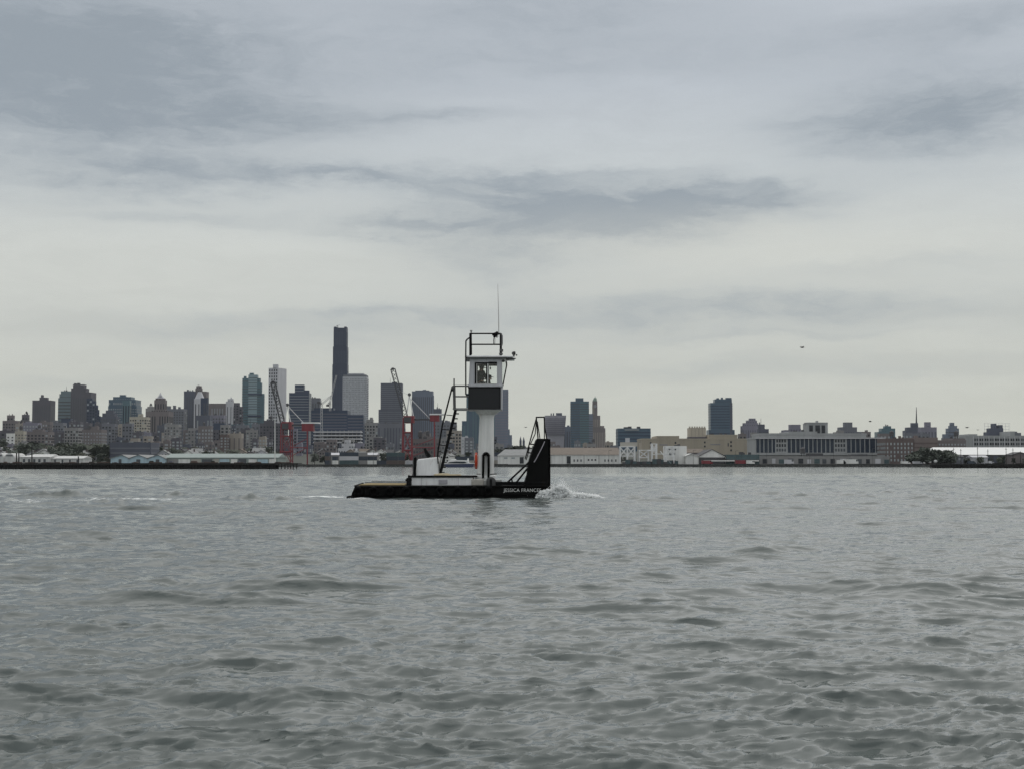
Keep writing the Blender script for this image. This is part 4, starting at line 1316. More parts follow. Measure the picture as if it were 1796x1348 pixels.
WARM = ['brown_stone', 'dark_brown', 'tan_stone', 'slate_mid', 'dark_brown', 'grey_stone', 'mauve_grey', 'slate', 'brown_stone']
filler(26, (-5, 300), (738, 760), (1850, 2250), (12, 26), WARM, 1)
filler(22, (290, 520), (742, 764), (1850, 2150), (12, 26), ['slate_mid', 'mauve_grey', 'slate', 'dark_brown', 'brown_stone', 'grey_stone'], 2)
filler(7, (0, 60), (764, 780), (1350, 1650), (9, 16), WARM + ['pale_grey'], 3)
filler(9, (195, 300), (762, 778), (1400, 1650), (9, 18), WARM, 13)
filler(22, (290, 590), (765, 784), (1300, 1650), (9, 20), WARM, 4)
filler(16, (590, 870), (758, 782), (1300, 1700), (10, 22), WARM + ['pale_grey'], 5)
filler(12, (860, 1090), (772, 784), (1300, 1700), (9, 18), ['grey_stone', 'brown_stone', 'slate_mid', 'tan_stone'], 6)
filler(12, (1300, 1560), (754, 764), (1500, 1700), (9, 20), ['grey_stone', 'slate_mid', 'brown_stone', 'tan_stone'], 7)
filler(9, (1570, 1800), (757, 768), (1400, 1700), (10, 20), ['slate_mid', 'brown_stone', 'grey_stone', 'mauve_grey'], 8)

# small pitched houses, one master and copies
def house_master(wall, roofm):
    t = thing('row_house', 'small pitched roof house among the trees on the far hillside', 'house', (0, 0, 0), 'small houses on the far hillside')
    MB().xz([(-4, -2), (4, -2), (4, 5.5), (0, 8.2), (-4, 5.5)], -4, 4).build('wall', M[wall], t)
    r = MB()
    r.xz([(-4.5, 5.2), (0, 8.25), (0, 8.7), (-4.5, 5.65)], -4.4, 4.4).xz([(0, 8.25), (4.5, 5.2), (4.5, 5.65), (0, 8.7)], -4.4, 4.4)
    rf = r.build('roof', M[roofm], t)
    MB().box(1.6, 2.4, 0, .8, 6.5, 9.3).build('chimney', M['brick'], rf)
    w = MB()
    for xx in (-2.2, 0, 2.2):
        for zz in (0.8, 3.6):
            w.box(xx - .5, xx + .5, -4.12, -3.95, zz, zz + 1.5)
    w.build('windows', M['window_dark'], t, stuff=True)
    return t


masters = [house_master('pale_grey', 'roof_grey'), house_master('brown_stone', 'roof_dark'), house_master('white_wall', 'roof_grey'), house_master('tan_stone', 'roof_brown')]
MLAB = ['pale grey pitched roof house among the trees on the far hillside', 'brown pitched roof house with dark roof on the far hillside',
        'white pitched roof house among the trees on the far hillside', 'tan pitched roof house with brown roof on the far hillside']
first = [True] * 4
rg = random.Random(12)
for k in range(88):
    if k < 46:
        xx = rg.uniform(0, 210)
        d = rg.uniform(1130, 1420)
    elif k < 62:
        xx = rg.uniform(285, 480); d = rg.uniform(1150, 1300)
    elif k < 78:
        xx = rg.uniform(560, 800); d = rg.uniform(1080, 1300)
    else:
        xx = rg.uniform(880, 1080); d = rg.uniform(1080, 1300)
    i = rg.choice((0, 0, 1, 1, 2, 2, 3))
    o = masters[i] if first[i] else copy_tree(masters[i])
    first[i] = False
    nr_ = sorted(TOWERS, key=lambda t_: abs(t_[0] - xx))[0]
    o['label'] = ' '.join((('pale grey', 'brown', 'white', 'tan')[i] + ' pitched roof house far ' + ('below' if abs(nr_[0] - xx) < 12 else 'right of' if xx > nr_[0] else 'left of') + ' the ' + nr_[2]).split()[:16])
    o['group'] = ('pale houses', 'brown houses', 'white houses', 'tan houses')[i] + ' on the far hillside'
    o.location = (PX(xx, d), d, terrain_z(d) + 1.0)
    o.rotation_euler = (0, 0, rg.choice((0, 0, math.pi / 2, .3, -.4)))
    s = rg.uniform(.8, 1.3)
    o.scale = (s, s, s * .85)

# --- trees
def tree_master(kind, leaf, h, w, seed):
    rg = random.Random(seed)
    t = thing('leafy_tree', 'x', 'tree', (0, 0, 0), 'y')
    tr = MB().tube((0, 0, -1), (0.1, 0, h * .45), .32, 6, .2)
    for k in range(5):
        a = rg.random() * 6.28
        tr.tube((0.1, 0, h * (.28 + .04 * k)), (math.cos(a) * w * .3, math.sin(a) * w * .3, h * (.5 + .07 * k)), .13, 4, .05)
    tr.build('trunk', M['bark'], t)
    c = MB()
    lobes = [(rg.gauss(0, w * .22), rg.gauss(0, w * .22), h * (.28 + .60 * rg.random()), w * (.15 + .13 * rg.random())) for _ in range(12)]
    for (lx, ly, lz, lr) in lobes:
        for _ in range(46):
            v = Vector((rg.gauss(0, 1), rg.gauss(0, 1), rg.gauss(0, 1))).normalized() * lr * (.55 + .5 * rg.random())
            p = Vector((lx, ly, lz)) + Vector((v.x, v.y, v.z * .85))
            s = .35 + .45 * rg.random()
            a = Vector((rg.gauss(0, 1), rg.gauss(0, 1), rg.gauss(0, .6))).normalized()
            b = a.orthogonal().normalized()
            k = len(c.v)
            for u, w_ in ((-1, -.6), (1, -.7), (.7, .7), (-.8, .6)):
                q = p + a * s * u + b * s * w_
                c.v.append(tuple(q))
            c.f.append((k, k + 1, k + 2, k + 3))
    c.build('crown', M[leaf], t)
    return t


TM = [tree_master('a', 'leaf_dark', 10, 9, 1), tree_master('b', 'leaf_mid', 9, 8, 2), tree_master('c', 'leaf_olive', 8, 8, 3), tree_master('d', 'leaf_dark', 12, 7, 4)]
TL = ['dark green bushy tree', 'mid green bushy tree', 'olive green low tree', 'dark tall narrow tree']
tfirst = [True] * 4
rg = random.Random(5)
def trees(n, xr, dr, where, sr=(.6, 1.1), kinds=(0, 0, 1, 1, 2, 3)):
    for k in range(n):
        xx = xr[0] + (xr[1] - xr[0]) * (k + rg.random()) / n
        d = rg.uniform(*dr)
        i = rg.choice(kinds)
        o = TM[i] if tfirst[i] else copy_tree(TM[i])
        tfirst[i] = False
        nr_ = sorted(TOWERS, key=lambda t_: abs(t_[0] - xx))[0]
        if d > 1045:
            o['label'] = ' '.join((TL[i] + ' ' + ('below' if abs(nr_[0] - xx) < 12 else 'right of' if xx > nr_[0] else 'left of') + ' the ' + nr_[2]).split()[:16])
        else:
            o['label'] = ('left end ' if k < n * .25 else 'right end ' if k >= n * .75 else 'middle ') + TL[i] + ' ' + where
        o['group'] = 'trees ' + where
        o.location = (PX(xx, d), d, terrain_z(d))
        s = rg.uniform(*sr)
        o.scale = (s * rg.uniform(.9, 1.3), s, s * rg.uniform(.75, 1.05))
        o.rotation_euler = (0, 0, rg.random() * 6.28)


trees(90, (0, 200), (1120, 1550), 'among the houses at the left', (.9, 1.6))
trees(14, (0, 190), (960, 1040), 'behind the white sheds at the left', (.6, 1.1))
trees(30, (200, 490), (1150, 1400), 'above the pale sheds left of the cranes', (.7, 1.2))
trees(20, (545, 720), (960, 1250), 'behind the containers near the cranes', (.5, .9))
trees(12, (740, 880), (1050, 1250), 'behind the boat', (.5, .9))
trees(22, (868, 960), (1100, 1500), 'on the mound left of the push knee', (.8, 1.4))
trees(16, (960, 1095), (1000, 1400), 'behind the brown warehouse roof', (.6, .9))
trees(34, (1600, 1668), (905, 925), 'in the dark clump below the brick warehouses', (.75, 1.15), (0, 0, 3, 0, 1))
trees(9, (1664, 1800), (906, 925), 'along the right shore', (.35, .6))
trees(10, (1340, 1560), (1180, 1350), 'on the roofline behind the bayed warehouse', (.7, 1.0))
# church spires over the mound
for lab, xx, yt in (('left one of two small church spires above the tree mound', 913, 764), ('right one of two small church spires above the tree mound', 918.5, 765)):
    t = thing('church_spire', lab, 'spire', P(xx, 785, 1500), 'church spires above the mound')
    q = P(xx, 773, 1500)
    MB().box(q.x - 1.2, q.x + 1.2, 1498.8, 1501.2, terrain_z(1500) - 1, q.z).build('belfry', M['slate'], t)
    b = MB(); b.prism([(q.x - 1.3, 1498.7), (q.x + 1.3, 1498.7), (q.x + 1.3, 1501.3), (q.x - 1.3, 1501.3)], q.z, PZ(yt, 1500), .05); b.build('spire', M['slate'], t)

# --- container terminal
CC = ['cont_teal', 'cont_blue', 'cont_beige', 'cont_brown', 'white_wall', 'cont_blue', 'pale_grey', 'grey_stone']
CN = ['teal', 'navy', 'beige', 'brown', 'white', 'navy', 'pale grey', 'stone grey']
cm = {}
def container(x, d, lvl, i, rot, stk):
    key = i
    if key not in cm:
        t = thing('shipping_container', 'x', 'container', (0, 0, 0))
        MB().box(-6, 6, -1.2, 1.2, 0, 2.55).build('body', M[CC[i]], t)
        r = MB()
        for k in range(24):
            r.box(-5.85 + k * .5, -5.6 + k * .5, -1.26, -1.19, .15, 2.4)
        r.build('ribs', M[CC[i]], t, stuff=True)
        b = MB()
        for sx in (-1, 1):
            for sy in (-1, 1):
                b.box(sx * 5.98 - .1, sx * 5.98 + .1, sy * 1.22 - .08, sy * 1.22 + .08, -.01, 2.6)
        b.build('corner_posts', M[CC[i]], t)
        cm[key] = t
        o = t
    else:
        o = copy_tree(cm[key])
    o.location = (x, d, 1.75 + lvl * 2.62)
    o.rotation_euler = (0, 0, rot)
    side = 'left of the red crane legs' if x < PX(700, d) else 'behind the boat'
    onum = ('first', 'second', 'third', 'fourth', 'fifth', 'sixth', 'seventh', 'eighth', 'ninth', 'tenth', 'eleventh', 'twelfth', 'thirteenth')[stk]
    o['label'] = '%s shipping container at level %s of the %s stack from the left' % (CN[i], ('one', 'two', 'three', 'four')[lvl], onum)
    o['group'] = 'stacked shipping containers'


rg = random.Random(21)
for k, xx in enumerate((575, 588, 612, 628, 645, 662, 681, 694, 727, 742, 815, 848, 862)):
    d = 925 + rg.random() * 45
    rot = rg.choice((0, 0, math.pi / 2))
    for l in range(rg.choice((1, 2, 2, 3))):
        container(PX(xx, d), d, l, int(rg.random() * 8), rot, k)
t = shed('terminal_shed', 'grey low terminal shed behind the container stacks', 985, 570, 660, 797, 793, 'grey_stone', 'pale_grey', 20)
for k in range(8):
    opening(t, 985, 574 + k * 10.5, 580 + k * 10.5, 800, 811, ('slate', 'pale_grey', 'tan_light', 'slate')[k % 4], 'bay_door')
t = block('terminal_office', 'tan terminal building between the red legs of the right harbour crane', 1010, 'brown_stone', [(724, 770, 770)], G(5, 6, 'window_mid'), cat='building', depth=14)

# --- red harbour cranes
def harbour_crane(lab, d, legs, house, boom, aframe, stay, extra):
    x0, x1, ytop = legs
    t = thing('harbour_crane', lab, 'crane', P((x0 + x1) / 2, 812, d), 'red harbour cranes')
    dy = 9
    for yy in (d, d + dy):
        for xx in (x0, x1):
            a, c = P(xx - (2 if xx == x0 else -1), 811, d), P(xx, ytop, d)
            MB().tube((a.x, yy, 1.7), (c.x, yy, c.z), .44, 6, .38).build('leg', M['crane_red'], t)
    b = MB(); br = MB()
    for yy in (d, d + dy):
        for f in (.33, .72):
            py = ytop + (811 - ytop) * f
            a, c = P(x0 - 1, py, d), P(x1 + .5, py, d)
            b.tube((a.x, yy, a.z), (c.x, yy, c.z), .5, 6)
        a, c = P(x0, ytop + (811 - ytop) * .33, d), P(x1, ytop + (811 - ytop) * .72, d)
        br.tube((a.x, yy, a.z), (c.x, yy, c.z), .24, 5)
        a, c = P(x1, ytop + (811 - ytop) * .33, d), P(x0, ytop + (811 - ytop) * .72, d)
        br.tube((a.x, yy, a.z), (c.x, yy, c.z), .24, 5)
        a, c = P(x0, 809, d), P((x0 + x1) / 2, ytop + (811 - ytop) * .72, d)
        br.tube((a.x, yy, a.z), (c.x, yy, c.z), .24, 5)
        a = P(x1, 809, d)
        br.tube((a.x, yy, a.z), (c.x, yy, c.z), .24, 5)
    b.build('portal_beam', M['crane_red'], t); br.build('brace', M['crane_red'], t, stuff=True)
    hx0, hx1, hy0, hy1 = house
    a, c = P(hx0, hy1, d), P(hx1, hy0, d)
    MB().box(a.x, c.x, d - .8, d + dy + .8, a.z, c.z).build('machinery_house', M['crane_red'], t, bevel=.2)
    MB().box(a.x + .3, a.x + (c.x - a.x) * .72, d - 1.1, d + dy + 1, a.z + .3, a.z + (c.z - a.z) * .8).build('machinery_cover', M['crane_dark'], t)
    (bx0, by0), (bx1, by1) = boom
    for yy in (0, dy - 2):
        MB().truss(P(bx0, by0, d + 1 + yy), P(bx1, by1, d + 1 + yy), 2.9, .36, 12).build('boom', M['crane_dark'], t)
    MB().truss(P(bx1, by1, d + 1), P(bx1, by1, d + dy - 1), 1.2, .25, 4).tube(P(bx1 - 3, by1, d + 4), P(bx1 + 2, by1 - 1, d + 4), .6, 5).build('boom_tip', M['crane_dark'], t)
    (ax, ay), (al, ar, ab) = aframe
    for yy in (d + 1, d + dy - 1):
        MB().tube(P(al, ab, yy), P(ax, ay, yy), .38, 5).tube(P(ar, ab, yy), P(ax, ay, yy), .38, 5).build('a_frame', M['crane_white'], t)
    MB().tube(P(ax, ay, d), P(ax, ay, d + dy), .6, 6).ball(P(ax, ay - 1.5, d + 4), 1.2).build('a_frame_head', M['crane_dark'], t)
    (sx0, sy0), (sx1, sy1) = stay
    MB().tube(P(sx0, sy0, d + 2), P(sx1, sy1, d + 2), .34, 5).tube(P(sx0, sy0, d + dy - 2), P(sx1, sy1, d + dy - 2), .28, 5).build('stay', M['crane_pale'], t)
    MB().tube(P(ax, ay, d + 3), P(bx0 + (bx1 - bx0) * .55, by0 + (by1 - by0) * .55, d + 3), .16, 4).build('boom_cable', M['crane_white'], t)
    # landside girder with its counterweight house
    ex0, ex1, ey0, ey1 = extra
    a, c = P(x0, ytop + 2.5, d), P(ex1, ytop + 5, d)
    MB().box(a.x, c.x, d + 2, d + 3.4, min(a.z, c.z), max(a.z, c.z)).box(a.x, c.x, d + 5.5, d + 7, min(a.z, c.z), max(a.z, c.z)).build('girder', M['crane_dark'], t)
    a, c = P(ex0, ey1, d), P(ex1, ey0, d)
    MB().box(a.x, c.x, d + .5, d + 8.5, a.z, c.z).build('winch_house', M['crane_red'], t)
    MB().box(a.x - .4, c.x + 4, d + .2, d + 8.8, c.z, c.z + .9).build('winch_roof', M['crane_white'], t)
    for yy in (d, d + dy):
        q0, q1 = P((ex0 + ex1) / 2, 811, yy), P((ex0 + ex1) / 2, ey1, yy)
        MB().tube((q0.x, yy, 1.7), q1, .5, 6).build('leg', M['crane_red'], t)
        q2 = P(x1, 784, yy); q3 = P((ex0 + ex1) / 2, 784, yy)
        MB().tube(q2, q3, .35, 5).tube(P(x1, 800, yy), q3, .25, 5).tube(P(x1, 784, yy), P((ex0 + ex1) / 2, 768, yy), .25, 5).build('tie_beam', M['crane_red'], t)


harbour_crane('left red harbour crane with its dark boom raised in front of the tall white tower', 985,
              (493, 509, 741), (494, 511, 739, 752), ((496, 741), (478.5, 670)), ((504, 711), (499, 510, 741)), ((506, 713), (537, 746)), (529, 549, 742, 755))
harbour_crane('right red harbour crane with its dark boom raised beside the dark slate slab', 975,
              (707, 721, 731), (708, 726, 728.5, 741), ((711, 729), (689, 647)), ((718, 693), (713, 725, 729)), ((720, 699), (757, 737)), (754, 770, 727, 738))

# white flag pole
t = thing('flag_pole', 'tall thin white pole standing left of the left harbour crane', 'pole', P(482.2, 812, 915))
MB().tube(P(482.2, 812, 915), P(482.2, 735, 915), .38, 8, .25).build('pole', M['mast_white'], t)
MB().ball(P(482.2, 734.5, 915), .42).build('finial', M['mast_white'], t)
MB().box(PX(480.5, 915), PX(484, 915), 914.3, 915.7, 1.6, 2.2).build('base', M['grey_stone'], t)

# --- piers
def pier(lab, d, x0, x1, ydeck, gap, keep, depth, brown):
    t = thing('timber_pier', lab, 'pier', P((x0 + x1) / 2, 820, d))
    X0, X1 = PX(x0, d), PX(x1, d)
    zd = PZ(ydeck, d)
    MB().box(X0, X1, d - .1, d + depth, zd - .35, zd).build('deck', M['timber_dark'], t)
    rg = random.Random(int(x1))
    me = MB().tube((0, 0, -2.5), (0, 0, zd - .3), .21, 7, .19).mesh('pile', M['timber_dark'])
    x = X0 + .3
    while x < X1 - .2:
        o = bpy.data.objects.new('pile', me); COL.objects.link(o); o.parent = t
        o.location = (x - t.location.x, 0.15 - 0 + rg.uniform(-.05, .05), -t.location.z + rg.uniform(-.1, .05))
        o.rotation_euler = (rg.uniform(-.02, .02), rg.uniform(-.03, .03), 0)
        x += gap * rg.uniform(.8, 1.25)
    b = MB()
    for row in range(1, 5):
        x = X0 + .2
        while x < X1 - (keep if row > 0 else 0):
            b.tube((x, d + row * depth / 5, -2.5), (x, d + row * depth / 5, zd - .3), .22, 6)
            x += gap * .8 * rg.uniform(.7, 1.2)
    b.build('back_piles', M['timber_dark'], t, stuff=True)
    MB().box(X0, X1 - keep, d + depth * .55, d + depth * .6, -1.0, zd - .4).build('shade_backing', M['timber_dark'], t)  # added dark sheet standing in for the shade under the deck
    MB().box(X0, X1, d - .32, d - .1, zd - .75, zd - .4).box(X0, X1 - keep, d - .3, d - .1, .55, .8).build('waler', M['timber_dark'], t)
    b = MB(); x = X0
    while x < X1 - 2:
        w = rg.uniform(1.5, 5)
        if rg.random() < .7:
            b.box(x, x + w, d - .12, d + .3, zd + .01, zd + rg.uniform(.15, .45))
        x += w + rg.uniform(.3, 1.5)
    b.build('kerb_timber', M[brown], t)
    return t


pier('dark timber pier on close set piles along the left shore', 500, -60, 523, 811.0, 1.1, 8.0, 9.0, 'timber_brown')
pier('dark timber wharf on piles along the right shore', 640, 1640, 1850, 812.5, 1.3, 0.0, 10.0, 'timber_dark')
# things standing on the piers and quay: sheds crates
rg = random.Random(31)
for k in range(14):
    xx = 8 + k * 36 + rg.random() * 14
    q = P(xx, 812, 503)
    t = thing('pier_crate', 'low dark heap of gear on the left timber pier, %s from the left' % ('first second third fourth fifth sixth seventh eighth ninth tenth eleventh twelfth thirteenth fourteenth'.split()[k]), 'gear heap', q, 'gear heaps on the left pier')
    w = .5 + rg.random() * .9
    zd = PZ(811.0, 500)
    MB().prism([(q.x - w, 503), (q.x + w, 503), (q.x + w, 504.4), (q.x - w, 504.4)], zd, zd + .35 + .5 * rg.random(), .7).build('cover', M[('timber_brown', 'timber_dark', 'slate')[k % 3]], t)
    MB().box(q.x - w * 1.05, q.x + w * 1.05, 502.9, 504.5, zd, zd + .12).build('pallet', M['timber_brown'], t)

# --- small craft and vehicles on the shore
def ferry():
    d = 780
    t = thing('passenger_ferry', 'white passenger ferry with a dark window band and navy hull behind the boat deck', 'ferry', P(805, 817, d))
    def pp(l):
        return [(P(x, y, d).x, P(x, y, d).z) for x, y in l]
    MB().xz(pp([(779, 813), (832, 812), (829, 818.7), (784, 818.7)]), d, d + 7).build('hull', M['boat_navy'], t, bevel=.1)
    MB().xz(pp([(778.5, 812.8), (786, 808), (800, 805.8), (820, 806.2), (823, 810.8), (832, 811.2), (832, 812.8)]), d + .1, d + 6.8).build('superstructure', M['white_roof'], t, bevel=.1)
    MB().xz(pp([(785, 811.2), (789, 809.2), (800, 808.2), (815, 808.4), (819, 810.8), (812, 811.6)]), d - .02, d + .3).build('window_band', M['window_dark'], t)
    MB().xz(pp([(788, 805.9), (791, 804), (799, 803.8), (800, 805.7)]), d + 1.5, d + 5).build('wheelhouse', M['white_roof'], t)
    MB().xz(pp([(819, 806.2), (820, 802.5), (821.8, 802.5), (822.5, 808)]), d + 2.5, d + 3.5).build('mast', M['white_roof'], t)


ferry()
def van(lab, px, d, m, L=5.2, h=2.1, cat='van', truck=False):
    q = P(px, 813, d)
    t = thing('parked_truck' if truck else 'parked_van', lab, cat, (q.x, d, 1.75), 'vehicles parked along the quay')
    MB().xz([(-L / 2, .35), (L / 2, .35), (L / 2, h * .55), (L / 2 - .5, h * .62), (L / 2 - 1.0, h), (-L / 2, h)], -.95, .95).v
    b = MB().xz([(q.x - L / 2, 2.1), (q.x + L / 2, 2.1), (q.x + L / 2, 1.75 + h * .55), (q.x + L / 2 - .5, 1.75 + h * .6), (q.x + L / 2 - 1, 1.75 + h), (q.x - L / 2, 1.75 + h)], d - .95, d + .95)
    b.build('body', M[m], t)
    MB().xz([(q.x + L / 2 - 1.5, 1.75 + h * .58), (q.x + L / 2 - .6, 1.75 + h * .6), (q.x + L / 2 - 1.05, 1.75 + h * .94), (q.x + L / 2 - 1.5, 1.75 + h * .94)], d - .97, d + .97).build('cab_window', M['window_dark'], t)
    for s in (-.3, .32):
        for yy in (-.9, .7):
            MB().tube((q.x + s * L, d + yy, 2.1), (q.x + s * L, d + yy + .2, 2.1), .36, 10).build('wheel', M['rubber'], t)


for lab, px, d, m, L, h, tr in (
        ('long white box truck on the quay in front of the bayed warehouse', 1492, 906, 'white_wall', 9.5, 3.2, True),
        ('short white van left of the long white truck', 1475.5, 906, 'white_wall', 5.5, 2.7, False),
        ('red truck under the white canopy stripe right of the peaked shed', 1300, 907, 'crane_red', 8, 2.6, True),
        ('white van right of the red truck', 1316, 906, 'white_wall', 5.4, 2.2, False),
        ('dark red truck in front of the peaked shed', 1240, 907, 'crane_red', 7, 2.4, True),
        ('white van in front of the transit shed, left end', 1384, 905, 'pale_grey', 6, 3.0, False),
        ('white van on the quay beneath the brick warehouse', 1588, 905, 'white_wall', 6, 1.9, False),
        ('pale van left of the round white tanks', 1609, 905, 'pale_grey', 6, 1.9, False),
        ('blue van at the quay below the right white roof', 1704, 905, 'cont_blue', 5, 2.1, False),
        ('white van behind the right timber wharf', 1736, 905, 'pale_grey', 5, 2.1, False)):
    van(lab, px, d, m, L, h, 'truck' if tr else 'van', tr)
for lab, px, py, rr in (('larger round white tank in front of the dark tree clump', 1641, 808, 1.0), ('smaller round white tank left of the larger one', 1631, 809.3, .75), ('lowest round pale tank near the brown boxes', 1621, 811, .6)):
    q = P(px, 813, 903)
    t = thing('round_tank', lab, 'tank', (q.x, 903, 1.7), 'round tanks on the right shore')
    MB().box(q.x - .6, q.x + .6, 902.5, 903.5, 1.6, PZ(py, 903)).build('stand', M['brick'], t)
    MB().ball((q.x, 903, PZ(py, 903)), rr, 12, 8, 1.3).build('shell', M['white_roof'], t, True)

for k, (xx, yt) in enumerate(((548, 786), (580, 789), (655, 787), (698, 790), (868, 789), (952, 790), (1068, 789), (1120, 775), (1216, 789), (1290, 790), (1345, 789), (1420, 790), (1462, 788), (1530, 786), (1580, 790))):
    q = P(xx, 813, 904)
    t = thing('quay_lamp', 'thin grey lamp post on the far quay, number %s counted from the left' % ('one', 'two', 'three', 'four', 'five', 'six', 'seven', 'eight', 'nine', 'ten', 'eleven', 'twelve', 'thirteen', 'fourteen', 'fifteen')[k], 'lamp post', (q.x, 904, 1.7), 'lamp posts along the far quay')
    zt_ = PZ(yt, 904)
    MB().tube((q.x, 904, 1.7), (q.x, 904, zt_), .13, 6, .09).build('pole', M['dim_steel'], t)
    MB().tube((q.x, 904, zt_), (q.x + 1.4, 904, zt_ + .25), .08, 5).build('arm', M['dim_steel'], t)
    MB().box(q.x + 1.1, q.x + 1.9, 903.8, 904.2, zt_ + .15, zt_ + .33).build('lamp_head', M['dim_steel'], t)
for k, (xx, yt) in enumerate(((1673, 784), (1685.5, 786), (1715, 783), (1733, 787), (1765, 784), (1777, 785), (1790, 790))):
    q = P(xx, 813, 646)
    t = thing('wharf_pole', 'thin dark pole on the right timber wharf, %s from its left end' % ('first', 'second', 'third', 'fourth', 'fifth', 'sixth', 'seventh')[k], 'pole', (q.x, 646, PZ(812.5, 640)), 'thin poles on the right wharf')
    MB().tube((q.x, 646, PZ(812.5, 640)), (q.x, 646, PZ(yt, 646)), .15, 6, .1).build('pole', M['timber_dark'], t)
    MB().tube((q.x - .5, 646, PZ(yt + 3, 646)), (q.x + .5, 646, PZ(yt + 3, 646)), .06, 5).build('crossbar', M['timber_dark'], t)

# channel marker at the far left
q = P(17.5, 851, CZ * F / (851.5 - HOR))
t = thing('marker_float', 'tiny white marker float alone on the water at the far left', 'float', (q.x, q.y, 0))
MB().tube((q.x, q.y, -.2), (q.x, q.y, .12), .14, 10).build('body', M['white_paint'], t)
MB().tube((q.x, q.y, .12), (q.x, q.y, .24), .05, 6).build('handle', M['white_paint'], t)

# --- gulls
def gull(lab, px, py, d, span, flap, yaw):
    t = thing('gull', lab, 'gull', P(px, py, d), 'gulls in flight')
    b = MB()
    c = Vector(t.location)
    # one continuous body: spindle with raised wings
    b.ball(c, .14, 8, 8, 1.9, .55, .6)
    cy, sy = math.cos(yaw), math.sin(yaw)
    for s in (-1, 1):
        pts = [(0, 0), (.45 * span / 2, flap * .22 * span), (span / 2, flap * .12 * span)]
        k = len(b.v)
        for (u, w), chord in zip(pts, (.26, .22, .05)):
            for e, hh in ((chord, 0), (-chord * .6, .01), (0, .03)):
                lx, ly = e, s * u
                b.v.append((c.x + lx * cy - ly * sy, c.y + lx * sy + ly * cy, c.z + w + hh))
        for i in range(2):
            a = k + i * 3
            b.f += [(a, a + 1, a + 4, a + 3), (a, a + 3, a + 5, a + 2), (a + 1, a + 2, a + 5, a + 4)]
    b.build('body', M['gull'], t, True)
    MB().tube(c + Vector((.33, 0, .02)), c + Vector((.43, 0, 0)), .025, 5, .008).build('beak', M['deck_tan'], t)


gull('gull gliding alone in open sky right of centre', 1407, 609.5, 200, .75, .9, .9)
gull('faint gull left of the push knee rails', 922, 748.5, 330, .9, .5, 1.2)
gull('gull above the bayed warehouse', 1526, 738.5, 260, .6, 1.0, .5)
gull('larger gull left of the roof sign frame', 1696, 749, 240, .75, .8, 1.0)
gull('fainter gull close to the roof sign frame', 1715, 753, 380, .9, .3, 1.4)

# ------------------------------------------------------------------ the push boat
YN, YF, YC = 65.0, 68.6, 66.8          # near side, far side, middle


def pp(pts, d):
    return [(P(x, y, d).x, P(x, y, d).z) for x, y in pts]


def bx(m, x0, x1, y0, y1, d, dy0, dy1):
    """box from pixel bounds measured at distance d, reaching from dy0 to dy1 in depth"""
    a = P(x0, y1, d); c = P(x1, y0, d)
    return m.box(a.x, c.x, dy0, dy1, a.z, c.z)


boat = thing('push_boat', 'small black push boat with a tall white wheelhouse on a column, running to the right', 'tugboat', (P(785, 873, YN).x, YC, 0))
# hull with raked ends under water
MB().xz(pp([(622.5, 851), (962, 850.3), (962, 878), (950, 886), (640, 886), (614, 876), (617, 864)], YN), YN, YF).build('hull', M['hull_black'], boat, bevel=.04)
b = MB()
bx(b, 623, 961.5, 851.3, 854.2, YN, YN - .09, YN + .02)
bx(b, 618, 961.5, 866.5, 868.6, YN, YN - .07, YN + .02)
b.build('rub_rail', M['rubber'], boat, bevel=.02)
b = MB()
for px in (640, 700, 760, 820, 865):
    bx(b, px, px + 1.2, 854.4, 866.3, YN, YN - .03, YN + .02)
b.build('hull_rib', M['hull_black'], boat, stuff=True)
b = MB()
bx(b, 606.5, 618, 868.8, 876, YN, YN + .1, YF - .3)
b.build('stern_step', M['rubber'], boat, bevel=.08)
# bulwark forward and black coaming
b = MB()
bx(b, 869, 920, 845.2, 850.2, YN, YN + .05, YN + .2)
bx(b, 869, 920, 845.2, 850.2, YN, YF - .2, YF - .05)
bx(b, 869, 958, 843.8, 845.4, YN, YN - .01, YN + .26)
b.build('bulwark', M['black_paint'], boat, bevel=.015)
# after deck: tan cambered hatch with black edge timbers
b = MB()
b.xz(pp([(627, 850.6), (710, 850.6), (710, 847.9), (634, 847.9)], YN), YN + .25, YF - .5)
b.build('after_hatch', M['deck_tan'], boat, bevel=.03)
b = MB()
bx(b, 636, 711, 845.4, 847.0, YN, YN + .95, YN + 1.10)
b.tube(P(622, 851.2, YN + .15), P(637, 846.3, YN + 1.0), .035, 6)
b.build('hatch_rail', M['black_paint'], boat)
b = MB()
bx(b, 640, 709, 844.0, 845.0, YN, YF - .6, YF - .35)
b.build('far_coaming', M['black_paint'], boat)
# stern quarter bitts
for dy in (.5, 3.0):
    b = MB()
    bx(b, 711.5, 719.5, 837, 851, YN, YN + dy - .12, YN + dy + .12)
    bx(b, 714, 718.3, 832.3, 837, YN, YN + dy - .1, YN + dy + .1)
    c = P(709.5, 841, YN)
    b.tube((c.x, YN + dy, c.z), (c.x + .35, YN + dy, c.z), .05, 8)
    b.build('towing_bitt', M['black_paint'], boat, bevel=.02)
